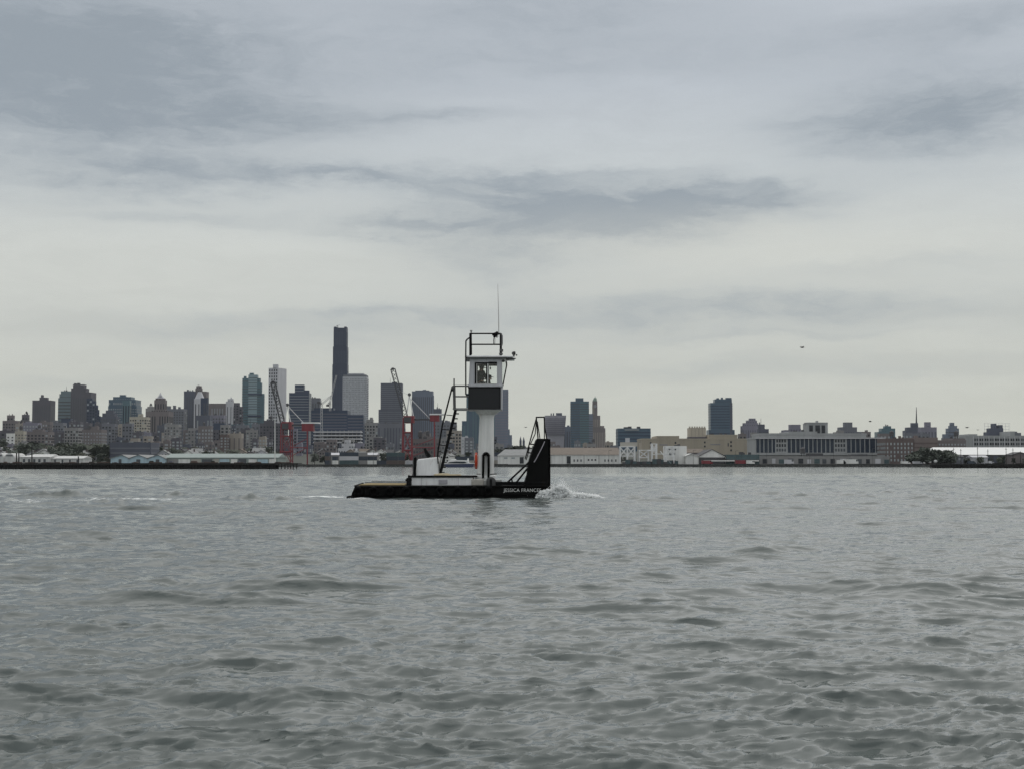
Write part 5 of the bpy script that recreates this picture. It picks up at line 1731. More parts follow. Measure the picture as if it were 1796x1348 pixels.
# deck house
b = MB()
bx(b, 720.3, 829, 836.4, 850.8, YN, YN + .45, YF - .45)
dh = b.build('deck_house', M['white_paint'], boat, bevel=.03)
b = MB()
bx(b, 716, 836.5, 833.2, 836.2, YN, YN + .38, YF - .38)
b.build('deck_house_roof', M['black_paint'], boat, bevel=.02)
b = MB()
bx(b, 768.5, 784, 840.2, 848.2, YN, YN + .42, YN + .46)
gr = b.build('vent_grille', M['grille'], boat)
for k in range(5):
    b = MB(); bx(b, 769, 783.5, 841.2 + k * 1.4, 841.8 + k * 1.4, YN, YN + .40, YN + .43)
    b.build('louvre', M['pale_grey'], gr)
for px in (738, 803):
    b = MB(); bx(b, px, px + .5, 837, 850.5, YN, YN + .435, YN + .46)
    b.build('seam', M['grille'], dh)
# engine casing
zt = lambda y, d=YN + .9: P(800, y, d).z
b = MB()
d0 = YN + .8
b.v = [(P(728.2, 834, d0).x, d0, zt(834)), (P(770.5, 834, d0).x, d0, zt(834)), (P(770.5, 834, d0).x, d0 + 2, zt(834)), (P(728.2, 834, d0).x, d0 + 2, zt(834)),
       (P(731.8, 804.5, d0).x, d0 + .15, zt(804.5)), (P(767.3, 800.3, d0).x, d0 + .15, zt(800.3)), (P(767.3, 800.3, d0).x, d0 + 1.85, zt(800.3)), (P(731.8, 804.5, d0).x, d0 + 1.85, zt(804.5))]
b.f = [(0, 3, 2, 1), (4, 5, 6, 7), (0, 1, 5, 4), (1, 2, 6, 5), (2, 3, 7, 6), (3, 0, 4, 7)]
cs = b.build('engine_casing', M['white_paint'], boat, bevel=.05)
b = MB(); bx(b, 770.6, 772.6, 806, 833, d0, d0 + .3, d0 + 1.8); b.build('casing_door', M['alu'], cs, bevel=.01)
b = MB()
b.tube(P(726.8, 833.5, YN + .7), P(728.3, 801.5, YN + .7), .075, 10).tube(P(728.3, 801.5, YN + .7), P(729.5, 801, YN + .7), .08, 10)
b.build('exhaust_pipe', M['black_paint'], boat)
MB().tube(P(724.4, 833.5, YN + .6), P(724.6, 804, YN + .6), .025, 6).build('vent_pipe', M['dim_steel'], boat)
b = MB()
pts = [P(744.8, 785.2, YC), P(746.6, 790, YC), (P(749.3, 795, YC)), P(753.5, 801, YC)]
for i in range(3):
    b.tube(pts[i], pts[i + 1], (.05, .085, .11)[i], 10, (.085, .11, .12)[i])
b.build('funnel', M['black_paint'], boat)
MB().torus(P(776, 832.3, YN + .8), .28, .06, 'z', 16, 8, 1.2, 1).torus(P(778, 831, YN + .8), .22, .055, 'z', 16, 8).build('rope_coil', M['rope'], boat, True)
tag([o for o in boat.children if o.name.startswith('rope_coil')][0], None)
_r = [o for o in boat.children if o.name.startswith('rope_coil')][0]
MB().torus(P(790, 832.6, YN + .9), .42, .05, 'z', 18, 8, 1.1, 1).build('rope_coil', M['rope'], boat, True)

# stair
st = MB()
ys = YN + .75
for dy in (0, .62):
    a = [(768.8, 833.4), (773.8, 833.4), (801.6, 718.4), (796.4, 718.4)] if dy == 0 else [(769.8, 833.4), (772.6, 833.4), (800.2, 718.4), (797.4, 718.4)]
    MB().xz(pp(a, ys + dy), ys + dy, ys + dy + .05).build('stair_stringer', M['black_paint'], boat)
for k in range(13):
    f = (k + .7) / 13.4
    q = P(770.6 + (798.6 - 770.6) * f, 833.4 + (718.4 - 833.4) * f, ys)
    MB().box(q.x - .03, q.x + .19, ys + .05, ys + .62, q.z - .02, q.z + .02).build('stair_tread', M['black_paint'], boat)
b = MB()
b.path([P(767.6, 800, ys), P(768.2, 790, ys), P(776, 744, ys), P(784.5, 712, ys), P(793.2, 677.5, ys), P(796.6, 676.8, ys)], .038, 7)
b.path([P(768.4, 812, ys), P(767.6, 800, ys)], .03, 7)
for (ax, ay), (cx, cy) in (((782.8, 727), (793.6, 727.8)), ((769.6, 779), (781.5, 780.4)), ((776, 752), (787.5, 753))):
    b.tube(P(ax, ay, ys), P(cx, cy, ys), .02, 6)
for (ax, ay), (cx, cy) in (((769, 790), (777, 793)),):
    b.tube(P(ax, ay, ys), P(cx, cy, ys), .02, 6)
b.build('stair_rail', M['black_paint'], boat)
# landing
b = MB(); bx(b, 794.3, 821, 715, 717.8, YN + .9, YN + .75, YN + 2.3); b.build('landing', M['steel'], boat, bevel=.01)
b = MB()
for yy in (ys, ys + 1.5):
    b.tube(P(797.2, 715.5, yy), P(796.4, 676, yy), .065, 8).tube(P(796.4, 676, yy), P(796.4, 663.5, yy), .032, 8)
    for ry in (676.7, 695):
        b.tube(P(796.6, ry, yy), P(822, ry, yy), .036, 7)
b.build('landing_rail', M['dim_steel'], boat)
MB().ball(P(794, 681.5, ys - .02), .07, 8, 6, 1, 1, 1.8).build('deck_light', M['lamp_dark'], boat)

# column
b = MB()
n = 24
rings = [(833.8, 836.4, 866.6), (800, 838.2, 866.4), (733, 841.2, 866.2), (728, 840.2, 867.4), (718.2, 831.0, 879.5)]
for (yy, xl, xr) in rings:
    a, c = P(xl, yy, YC), P(xr, yy, YC)
    rx = (c.x - a.x) / 2; cx = (a.x + c.x) / 2
    ry = .42 if yy > 729 else (.44 if yy > 720 else .85)
    for i in range(n):
        t_ = 2 * math.pi * i / n
        e = .42
        u = math.copysign(abs(math.cos(t_)) ** e, math.cos(t_)); w = math.copysign(abs(math.sin(t_)) ** e, math.sin(t_))
        b.v.append((cx + rx * u, YC + ry * w, a.z))
for k in range(len(rings) - 1):
    for i in range(n):
        j = (i + 1) % n
        b.f.append((k * n + i, k * n + j, (k + 1) * n + j, (k + 1) * n + i))
b.f.append(tuple(range(n - 1, -1, -1))); b.f.append(tuple(range((len(rings) - 1) * n, len(rings) * n)))
cl = b.build('column', M['column_white'], boat)
for p_ in cl.data.polygons:
    p_.use_smooth = False
b = MB(); bx(b, 834, 869, 832.5, 850.8, YC, YC - .62, YC + .62); b.build('column_base', M['column_white'], boat, bevel=.03)
b = MB(); bx(b, 826.5, 848, 839.5, 850.7, YN, YN + .3, YN + .95); b.build('gear_locker', M['beige_gear'], boat, bevel=.04)
b = MB()
b.tube(P(858, 831.2, YN + .7), P(871.5, 829.8, YN + .7), .03, 7).tube(P(836, 830.4, YN + .7), P(843, 830.6, YN + .7), .025, 7)
b.build('tow_pin', M['dim_steel'], boat)
# winch
w = MB()
c0 = P(861, 844.5, YN + .8)
w.tube((c0.x, YN + .5, c0.z), (c0.x, YN + 1.2, c0.z), .16, 14)
wd = w.build('winch_drum', M['black_paint'], boat)
for yy in (.48, 1.22):
    MB().tube((c0.x, YN + yy - .03, c0.z), (c0.x, YN + yy + .03, c0.z), .24, 16).build('winch_flange', M['dim_steel'], wd)
b = MB(); bx(b, 868, 880, 840.5, 850.4, YN, YN + .5, YN + .85); bx(b, 848.5, 853, 841, 850.4, YN, YN + .3, YN + .6); b.build('winch_motor', M['steel'], boat, bevel=.03)
b = MB(); bx(b, 858.8, 863.2, 839, 856, YN, YN - .12, YN + .1); b.build('bollard', M['black_paint'], boat, bevel=.03)

# wheelhouse body
WN, WF = 65.95, 67.75
u_ = lambda x, y, d=WN: (P(x, y, d).x, P(x, y, d).z)
low = MB().xz([u_(820.6, 718), u_(880.8, 718), u_(881.4, 676.6), u_(821.8, 676.6)], WN, WF).build('wheelhouse_base', M['cabin_grey'], boat, bevel=.02)
b = MB().xz([u_(820.9, 717.2), u_(878.2, 717.2), u_(878.2, 679.6), u_(821.4, 679.6)], WN - .05, WN - .003)
pn = b.build('side_panel', M['panel_grey'], boat, bevel=.01)
b = MB().xz([u_(820.9, 717.2, WN), u_(878.2, 717.2, WN), u_(878.2, 679.6, WN), u_(821.4, 679.6, WN)], WF + .003, WF + .05)
b.build('side_panel', M['panel_grey'], boat, bevel=.01)
b = MB()
b.xz([u_(821, 678.8), u_(877.9, 678.8), u_(877.9, 680.4), u_(821, 680.4)], WN - .075, WN - .051)
b.xz([u_(876.4, 680.5), u_(877.9, 680.5), u_(877.9, 717), u_(876.4, 717)], WN - .075, WN - .051)
b.build('panel_frame', M['black_paint'], pn)
MB().xz([u_(819.8, 678.2), u_(882, 678.2), u_(882, 674.3), u_(820.2, 674.3)], WN - .06, WF + .06).build('sill_band', M['cabin_grey'], boat, bevel=.015)
# side walls with window openings
WX0, WX1, WY0, WY1 = 832.6, 871.6, 635.2, 672.4
def side_wall(y0, y1, d=WN):
    b = MB()
    b.xz([u_(822.0, 674.2), u_(WX0, 674.2), u_(WX0, 629), u_(824.2, 629)], y0, y1)
    b.xz([u_(WX1, 674.2), u_(880.3, 674.2), u_(880.3, 629), u_(WX1, 629)], y0, y1)
    b.xz([u_(WX0, 674.2), u_(WX1, 674.2), u_(WX1, WY1), u_(WX0, WY1)], y0, y1)
    b.xz([u_(WX0, WY0), u_(WX1, WY0), u_(WX1, 629), u_(WX0, 629)], y0, y1)
    return b.build('side_wall', M['cabin_grey'], boat)
for y0, y1, oy in ((WN, WN + .06, -.02), (WF - .06, WF, .0)):
    sw = side_wall(y0, y1)
    ya, yb = y0 - .015, y1 + .015
    fr = MB()
    fr.xz([u_(WX0 + .1, WY1), u_(WX0 + 3, WY1), u_(WX0 + 3, WY0), u_(WX0 + .1, WY0)], ya, yb)
    fr.xz([u_(WX0 + 3, WY0 + 2.2), u_(856.6, WY0 + 2.2), u_(856.6, WY0 + .2), u_(WX0 + 3, WY0 + .2)], ya, yb)
    fr.xz([u_(856.7, WY0 + 2.0), u_(WX1 - .1, WY0 + 2.0), u_(WX1 - .1, WY0 - .6), u_(856.7, WY0 - .6)], ya - .01, yb)
    fr.xz([u_(852.4, WY1), u_(854.4, WY1), u_(854.4, WY0 + 2.2), u_(852.4, WY0 + 2.2)], ya - .012, yb)
    wn = fr.build('side_window', M['black_paint'], boat)
    al = MB()
    al.xz([u_(WX0 + 3.1, WY1), u_(WX0 + 4.1, WY1), u_(WX0 + 4.1, WY0 + 2.3), u_(WX0 + 3.1, WY0 + 2.3)], ya + .01, yb)
    al.xz([u_(854.5, WY1), u_(856.6, WY1), u_(856.6, WY0 + 2.3), u_(854.5, WY0 + 2.3)], ya - .005, yb)
    al.xz([u_(WX0 + 3, WY1 + 1.0), u_(WX1, WY1 + 1.0), u_(WX1, WY1 + .02), u_(WX0 + 3, WY1 + .02)], ya - .02, yb)
    al.build('window_frame', M['alu'], wn)
    ym = (y0 + y1) / 2
    MB().xz([u_(WX0 + 4.1, WY1), u_(852.4, WY1), u_(852.4, WY0 + 2.2), u_(WX0 + 4.1, WY0 + 2.2)], ym - .004, ym + .004).build('pane', M['glass'], wn)
    MB().xz([u_(857, WY1), u_(WX1, WY1), u_(WX1, WY0 + 2.0), u_(857, WY0 + 2.0)], ym - .004, ym + .004).build('pane', M['glass'], wn)
# aft wall with a glazed door, front with raked panes
aw = MB()
xa = P(822.6, 650, WN).x; xa1 = xa + .06
z0, z1 = u_(822, 674.2)[1], u_(822, 629)[1]
aw.xz([u_(822.05, 674.1), u_(824.2, 674.1), u_(826.3, 629.1), u_(824.25, 629.1)], WN + .061, WN + .5)
aw.xz([u_(822.05, 674.1), u_(824.2, 674.1), u_(826.3, 629.1), u_(824.25, 629.1)], WF - .5, WF - .061)
aw.build('aft_wall', M['white_paint'], boat)
ad = MB().xz([u_(822.3, 674.0), u_(823.8, 674.0), u_(825.9, 629.2), u_(824.4, 629.2)], WN + .505, WF - .505).build('aft_door', M['alu'], boat)
# front window box flaring forward
for yy in (WN + .02, WF - .05):
    MB().xz([u_(880.4, 674.0), u_(881.6, 674.0), u_(888.6, 635), u_(886.6, 629.2), u_(880.4, 629.2)], yy, yy + .03).build('corner_pane', M['glass'], boat)
MB().xz([u_(880.4, 674.0), u_(881.8, 674.0), u_(882.3, 671), u_(880.4, 671)], WN, WN + .07).xz([u_(880.4, 634.2), u_(888.8, 634.2), u_(887.2, 629.1), u_(880.4, 629.1)], WN, WN + .07).build('corner_trim', M['alu'], boat)
fr = MB()
for yy in np.linspace(WN, WF - .06, 4):
    fr.xz([u_(881.2, 674.1), u_(882.3, 674.1), u_(889.6, 635.2), u_(888.4, 635.2)], yy, yy + .06)
fr.xz([u_(880.6, 674.1), u_(882.4, 674.1), u_(882.6, 672.6), u_(880.8, 672.6)], WN + .07, WF - .07)
fr.xz([u_(887.6, 636.4), u_(889.3, 636.4), u_(889.6, 635.2), u_(887.0, 629.2), u_(885.8, 629.2)], WN + .07, WF - .07)
fw = fr.build('front_window', M['black_paint'], boat)
for k in range(3):
    ya = WN + .065 + k * (WF - WN - .06) / 3; yb = WN + (k + 1) * (WF - WN - .06) / 3 - .005
    MB().xz([u_(881.6, 672.4), u_(881.9, 672.4), u_(888.7, 636.5), u_(888.4, 636.5)], ya, yb).build('pane', M['glass'], fw)
# floor, console
zf = P(850, 704, YC).z
MB().box(u_(822.4, 676.4)[0], u_(880, 676.4)[0], WN + .05, WF - .05, u_(822, 676.5)[1], u_(822, 675.6)[1]).build('sill_shelf', M['interior'], boat)
# roof
b = MB().xz([u_(815.4, 627.3), u_(900, 627.3), u_(900, 624.4), u_(817, 624.2), u_(815.4, 625.2)], WN - .22, WF + .22)
b.xz([u_(889, 628.6), u_(902.5, 628.6), u_(902.5, 626.2), u_(889, 626.2)], WN + .15, WF - .15)
rf = b.build('wheelhouse_roof', M['white_paint'], boat, bevel=.025)
b = MB().xz([u_(815.8, 629.1), u_(889, 629.1), u_(889, 627.35), u_(815.8, 627.35)], WN - .16, WF + .16)
b.xz([u_(889.1, 631), u_(904.5, 629.6), u_(904.5, 627.9), u_(889.1, 628.9)], WN - .02, WN + .12)
b.build('roof_fascia', M['dim_steel'], rf)
for px, py, r, yy in ((882.6, 633, .068, WN - .05), (891, 629.6, .045, WN - .08)):
    MB().tube(P(px, py, yy), P(px, py, yy + .09), r, 14).tube(P(px, py - 2.4, yy + .05), P(px, py, yy + .05), .015, 5).build('flood_light', M['lamp_dark'], rf)
# searchlight
q = P(901, 619.8, YC)
sl = MB().ball(q, .095, 14, 10).tube(q + Vector((0, -.02, 0)), q + Vector((.07, -.02, -.01)), .1, 14).build('searchlight', M['lamp_dark'], boat, True)
MB().tube(P(901, 626, YC), P(901, 621, YC), .04, 8).tube(P(904.8, 623.6, YC), P(907, 622, YC), .035, 8).build('searchlight_bracket', M['dim_steel'], sl)
# roof rails
b = MB()
for yy in (WN + .05, WF - .05):
    for px, yt in ((825, 584.5), (878.4, 585)):
        b.tube(P(px, 625, yy), P(px, yt, yy), .055 if yy < 67 else .045, 8)
    for ry in (585.2, 604.2):
        b.tube(P(825, ry, yy), P(878.4, ry, yy), .034, 8)
b.tube(P(825, 585.2, WN + .05), P(825, 585.2, WF - .05), .034, 8).tube(P(878.4, 585.2, WN + .05), P(878.4, 585.2, WF - .05), .034, 8)
b.tube(P(826.5, 586, WN + .05), P(827, 622, WN + .05), .03, 7)
b.build('roof_rail', M['black_paint'], boat)
b = MB()
b.path([P(825, 591.5, WN), P(820, 594.6, WN), P(817.2, 598, WN), P(816.9, 625, WN - .3), P(816.9, 640, WN - .25), P(817, 690.5, WN - .1), P(818.2, 692.8, WN - .05), P(822, 693, WN - .02)], .034, 7)
b.build('grab_rail', M['black_paint'], boat)
MB().tube(P(826.4, 584.5, WN + .1), P(826.4, 581.6, WN + .1), .03, 6).tube(P(826.4, 581.6, WN + .1), P(826.4, 579.2, WN + .1), .055, 10).build('anchor_light', M['steel'], boat)
# horn cluster, antenna
b = MB()
b.tube(P(863, 586.8, WN + .1), P(873, 585, WN + .1), .06, 10, .09).tube(P(866, 588.6, WN + .15), P(872, 588.4, WN + .15), .05, 10, .085)
b.tube(P(867.6, 587, WN + .1), P(866.8, 592, WN + .1), .07, 8, .05).ball(P(871.6, 583.6, WN + .1), .065, 8, 6)
b.path([P(866.5, 592, WN + .1), P(865.6, 597, WN + .1), P(865.8, 604, WN + .1)], .018, 5).path([P(868, 592, WN + .1), P(867.8, 604, WN + .1)], .014, 5)
b.torus(P(871.4, 590.2, WN + .1), .05, .012, 'y', 12, 5)
b.build('horn', M['black_paint'], boat)
b = MB()
b.path([P(877.3, 585, WN + .03), P(880, 588, WN + .03), P(880.2, 604, WN + .03), P(878.8, 607, WN + .03)], .05, 8)
bx(b, 876, 882.5, 612.5, 617, WN, WN - .05, WN + .12); bx(b, 875.4, 881.8, 619, 622.4, WN, WN - .08, WN + .15)
b.build('antenna_mount', M['dim_steel'], boat, bevel=.01)
MB().tube(P(874.9, 588, WN + .2), P(874.2, 540, WN + .2), .028, 7, .02).tube(P(874.2, 540, WN + .2), P(873, 498, WN + .2), .02, 6, .008).build('whip_antenna', M['alu'], boat)

# push knees
for yy in (YN + .02, YF - .62):
    kn = MB().xz(pp([(961.6, 768.2), (962, 856), (918.5, 850.5), (924.6, 832), (926.5, 813), (931, 797), (937, 780), (941.2, 768.2)], YN), yy, yy + .6)
    kn = kn.build('push_knee', M['hull_black'], boat, bevel=.02)
    if yy < 66:
        MB().path([P(955.4, 773, YN), P(950.5, 784, YN), P(940, 804.5, YN), P(936.5, 809.5, YN)], .022, 6).build('knee_pipe', M['grille'], kn)
    MB().box(P(962, 768, YN).x + .002, P(962, 768, YN).x + .09, yy + .06, yy + .54, .1, P(962, 769, YN).z).build('knee_pad', M['rubber'], kn)
    # rails above each knee
    r = MB()
    o = yy + .08
    for z_ in (0, .42):
        r.path([P(943.6, 768.2, o + z_), P(940.6, 731, o + z_), P(954.4, 730.8, o + z_), P(955.8, 750, o + z_), P(958.8, 768.2, o + z_)], .032, 6)
    r.tube(P(940.6, 731, o), P(940.6, 731, o + .42), .032, 6).tube(P(954.4, 730.8, o), P(954.4, 730.8, o + .42), .032, 6)
    r.tube(P(942.4, 738, o), P(947, 768.2, o), .024, 6).tube(P(954.6, 735, o), P(954.8, 768.2, o), .024, 6)
    r.path([P(940.4, 734, o), P(928.2, 777.8, o), P(938.5, 778.6, o)], .03, 6)
    r.path([P(940.4, 740, o + .3), P(938.6, 760, o + .3), P(930, 778.5, o + .3)], .024, 6)
    r.path([P(928.2, 777.8, o), P(924.4, 792.5, o), P(933, 793.5, o)], .03, 6)
    r.path([P(924.4, 792.5, o), P(920.8, 804, o)], .026, 6)
    r.path([P(928.6, 782, o + .2), P(926, 795, o + .2), P(922.6, 806, o + .2)], .022, 6)
    r.build('knee_rail', M['black_paint'], kn)
    r = MB()
    r.tube(P(929.5, 808, o), P(889, 846, o), .045, 7).tube(P(925.5, 820, o), P(905, 846, o), .045, 7).tube(P(897.5, 838.5, o), P(899, 848, o), .035, 6)
    r.build('knee_brace', M['black_paint'], kn)

# name on the bow
cu = bpy.data.curves.new('lettering', 'FONT')
cu.body = 'JESSICA FRANCES'
cu.size = .30; cu.extrude = .004; cu.space_character = 1.05
to = bpy.data.objects.new('lettering', cu); COL.objects.link(to)
bpy.context.view_layer.update()
me = bpy.data.meshes.new_from_object(to.evaluated_get(bpy.context.evaluated_depsgraph_get()))
xs_ = [v.co.x for v in me.vertices]; zs_ = [v.co.y for v in me.vertices]
wx = P(949, 859, YN).x - P(883, 859, YN).x; wz = P(883, 855.4, YN).z - P(883, 863.4, YN).z
COL.objects.unlink(to); bpy.data.objects.remove(to)
for v in me.vertices:
    x_, y_, z_ = v.co
    v.co = (P(883, 859, YN).x + (x_ - min(xs_)) / (max(xs_) - min(xs_)) * wx - boat.location.x,
            YN - .012 - z_ - boat.location.y, P(883, 863.4, YN).z + (y_ - min(zs_)) / (max(zs_) - min(zs_)) * wz)
# each letter becomes a part of its own
par_ = list(range(len(me.vertices)))
def root_(i):
    while par_[i] != i:
        par_[i] = par_[par_[i]]; i = par_[i]
    return i
for p_ in me.polygons:
    vs_ = list(p_.vertices)
    for i_ in vs_[1:]:
        par_[root_(i_)] = root_(vs_[0])
isl = {}
for p_ in me.polygons:
    isl.setdefault(root_(p_.vertices[0]), []).append(tuple(p_.vertices))
# front and side faces of one letter are separate islands: join those that overlap in x
spans = sorted((min(me.vertices[i].co.x for f in fs for i in f), max(me.vertices[i].co.x for f in fs for i in f), fs) for fs in isl.values())
grp_ = []
for a_, c_, fs in spans:
    if grp_ and a_ < grp_[-1][1] - .012:
        grp_[-1][1] = max(grp_[-1][1], c_); grp_[-1][2] += fs
    else:
        grp_.append([a_, c_, list(fs)])
for a_, c_, fs in grp_:
    ids = sorted({i for f in fs for i in f}); mp_ = {i: k for k, i in enumerate(ids)}
    lm = bpy.data.meshes.new('letter')
    lm.from_pydata([tuple(me.vertices[i].co) for i in ids], [], [tuple(mp_[i] for i in f) for f in fs])
    lm.materials.append(M['letter_white'])
    lt = bpy.data.objects.new('letter', lm); COL.objects.link(lt); lt.parent = boat

# tyre fenders hung along the near side
names_ = ['first', 'second', 'third', 'fourth', 'fifth', 'sixth', 'seventh', 'eighth', 'ninth']
for k, px in enumerate((629, 656, 684, 713, 743, 773, 803, 832, 857)):
    q = P(px, 861.5, YN)
    t = thing('tyre_fender', '%s black tyre fender from the stern on the hull side' % names_[k], 'fender', (q.x, YN - .1, q.z), 'tyre fenders along the hull')
    MB().torus((q.x, YN - .11, q.z), .16, .075, 'y', 18, 8).build('tyre', M['rubber'], t, True)
    MB().tube((q.x - .10, YN - .10, q.z + .1), (q.x - .02, YN - .10, q.z + .25), .014, 5).tube((q.x + .10, YN - .10, q.z + .1), (q.x + .02, YN - .10, q.z + .25), .014, 5).build('chain', M['dim_steel'], t)

# life ring seen on edge against the column, black hose looped on its near face
q = P(834.8, 807, YC)
t = thing('life_ring', 'orange life ring hung edge on against the left side of the white column', 'life ring', q)
MB().torus((P(835.2, 807, YC).x, YC, q.z), .33, .062, 'x', 24, 10, 1, 1.0).build('ring', M['orange'], t, True)
b = MB()
for a in (0.8, 2.35, 3.93, 5.5):
    c_ = Vector((P(835.2, 807, YC).x, YC + .33 * math.cos(a), q.z + .33 * math.sin(a)))
    b.torus(c_, .066, .012, 'y', 10, 5)
b.build('band', M['white_paint'], t)
MB().tube((P(835.2, 807, YC).x, YC, q.z + .33), (P(838.8, 790, YC).x, YC, q.z + .45), .015, 5).build('hanger', M['dim_steel'], t)
q = P(852.4, 817, YC - .6)
t = thing('hose_loop', 'thick black hose looped on the near face of the white column', 'hose', (q.x, YC - .55, q.z))
for k, (off, rr, ln) in enumerate(((0, .125, .50), (.10, .115, .47))):
    pts = []
    for i in range(25):
        a = math.pi * i / 24
        pts.append(Vector((q.x + rr * math.cos(a), YC - .53 - off, q.z + ln + rr * math.sin(a))))
    pts = [Vector((q.x + rr * 1.05, YC - .54 - off, q.z - ln * 1.15))] + pts + [Vector((q.x - rr * 1.2, YC - .54 - off, q.z - ln * 1.15))]
    MB().path(pts, .052, 10).build('hose', M['rubber'], t, True)
MB().tube((q.x - .2, YC - .5, q.z + .5), (q.x + .2, YC - .5, q.z + .5), .02, 6).build('hook', M['dim_steel'], t)

# ------------------------------------------------------------------ people in the wheelhouse
def skinned(name, verts, edges, radii, material, parent, sub=1):
    me = bpy.data.meshes.new(name)
    me.from_pydata(verts, edges, [])
    ob = bpy.data.objects.new(name, me); COL.objects.link(ob)
    md = ob.modifiers.new('skin', 'SKIN')
    if not me.skin_vertices:
        bpy.context.view_layer.objects.active = ob
    sv = me.skin_vertices[0].data
    for i, r in enumerate(radii):
        sv[i].radius = (r, r) if isinstance(r, (int, float)) else r
    sv[0].use_root = True
    ss = ob.modifiers.new('sub', 'SUBSURF'); ss.levels = sub; ss.render_levels = sub
    bpy.context.view_layer.update()
    nm = bpy.data.meshes.new_from_object(ob.evaluated_get(bpy.context.evaluated_depsgraph_get()))
    nm.name = name
    nm.shade_smooth()
    COL.objects.unlink(ob); bpy.data.objects.remove(ob)
    nm.materials.clear(); nm.materials.append(material)
    o2 = bpy.data.objects.new(name, nm); COL.objects.link(o2); o2.parent = parent
    return o2


def person(label, loc, yaw, seated):
    t = thing('person', label, 'person', loc)
    t.rotation_euler = (0, 0, yaw)
    dz = -.36 if seated else 0.0
    V_, E, Rr = [], [], []
    def add(p, r, frm=None):
        V_.append(p); Rr.append(r)
        if frm is not None:
            E.append((frm, len(V_) - 1))
        return len(V_) - 1
    pel = add((0, 0, .95 + dz), .14)
    sp = add((.02, 0, 1.15 + dz), .14, pel)
    ch = add((.04, 0, 1.36 + dz), .16, sp)
    nk = add((.06, 0, 1.49 + dz), .062, ch)
    hd = add((.09, 0, 1.57 + dz), .085, nk)
    h2 = add((.09, 0, 1.64 + dz), .095, hd)
    h3 = add((.08, 0, 1.705 + dz), .07, h2)
    ns = add((.20, 0, 1.60 + dz), .018, hd)
    J, JE, JR = [], [], []
    for s in (-1, 1):
        sh = add((.03, s * .18, 1.42 + dz), .072, ch)
        el = add((.14, s * .25, 1.15 + dz), .048, sh)
        wr = add((.37, s * .19, 1.12 + dz), .032, el)
        pm = add((.44, s * .19, 1.12 + dz), .036, wr)
        for f, (oy, ln) in enumerate(((-.036, .07), (-.012, .085), (.012, .08), (.034, .065))):
            f1 = add((.47, s * .19 + oy, 1.125 + dz), .010, pm)
            f2 = add((.47 + ln * .6, s * .19 + oy, 1.115 + dz), .009, f1)
            add((.47 + ln * .75, s * .19 + oy, 1.085 + dz), .008, f2)
        add((.45, s * .19 - s * .06, 1.11 + dz), .010, pm)
        hp = add((0, s * .095, .88 + dz), .10, pel)
        if seated:
            k = add((.42, s * .13, .54), .065, hp); a = add((.46, s * .13, .09), .045, k)
            add((.62, s * .14, .045), .035, a)
        else:
            k = add((.03, s * .11, .49), .065, hp); a = add((0, s * .11, .09), .045, k)
            add((.16, s * .13, .045), .035, a)
    skinned('body', V_, E, Rr, M['skin'], t)
    # jacket
    V_, E, Rr = [], [], []
    a0 = add((0, 0, .90 + dz), (.19, .17)); a1 = add((.02, 0, 1.15 + dz), (.19, .17), a0); a2 = add((.03, 0, 1.37 + dz), (.20, .18), a1); add((.05, 0, 1.49 + dz), .09, a2)
    for s in (-1, 1):
        b1 = add((.03, s * .18, 1.42 + dz), .10, a2); b2 = add((.14, s * .25, 1.15 + dz), .075, b1); add((.36, s * .19, 1.12 + dz), .055, b2)
    skinned('jacket', V_, E, Rr, M['jacket'], t)
    V_, E, Rr = [], [], []
    a0 = add((0, 0, .93 + dz), .17)
    for s in (-1, 1):
        b1 = add((0, s * .095, .86 + dz), .125, a0)
        if seated:
            b2 = add((.42, s * .13, .54), .09, b1); add((.46, s * .13, .12), .07, b2)
        else:
            b2 = add((.03, s * .11, .49), .09, b1); add((0, s * .11, .12), .075, b2)
    skinned('trousers', V_, E, Rr, M['trousers'], t)
    c = MB().ball((.085, 0, 1.665 + dz), .115, 14, 8, 1.08, 1, .85)
    c.xz([(.12, 1.655 + dz), (.30, 1.625 + dz), (.30, 1.64 + dz), (.12, 1.69 + dz)], -.08, .08)
    me = c.mesh('cap', M['cap_cloth'], (0, 0, 0), True)
    o = bpy.data.objects.new('cap', me); COL.objects.link(o); o.parent = t
    return t


q = P(843, 704.5, 66.65)
person('standing person in a dark jacket and peaked cap in the left wheelhouse window', (q.x - .02, 66.45, P(843, 639.6, 66.45).z - 1.765), .75, False)
q = P(858.5, 700, 66.9)
zs = P(858, 656.5, 66.9).z - 1.405
person('seated person with a peaked cap low in the right wheelhouse window', (q.x - .10, 66.95, zs), -.1, True)
t = thing('helm_chair', 'dark helm chair under the seated person in the wheelhouse', 'chair', (q.x - .1, 66.95, zs))
MB().box(q.x - .32, q.x + .14, 66.72, 67.18, zs + .40, zs + .48).build('seat', M['jacket'], t, bevel=.03)
MB().box(q.x - .39, q.x - .325, 66.74, 67.16, zs + .40, zs + .80).build('backrest', M['jacket'], t, bevel=.03)
MB().tube((q.x - .1, 66.95, zs), (q.x - .1, 66.95, zs + .4), .05, 10).tube((q.x - .1, 66.95, zs - .02), (q.x - .1, 66.95, zs + .02), .2, 14).build('pedestal', M['dim_steel'], t)
# microphone hanging in the window
q = P(859.8, 637, 66.3)
t = thing('radio_handset', 'small dark radio handset hanging on a cord in the right wheelhouse window', 'handset', q)
MB().path([q + Vector((0, 0, .05)), P(859.6, 642, 66.3), P(860, 644, 66.3)], .012, 5).build('cord', M['lamp_dark'], t)
MB().ball(P(860, 646, 66.3), .035, 8, 6, 1, 1, 1.7).build('handset', M['lamp_dark'], t)

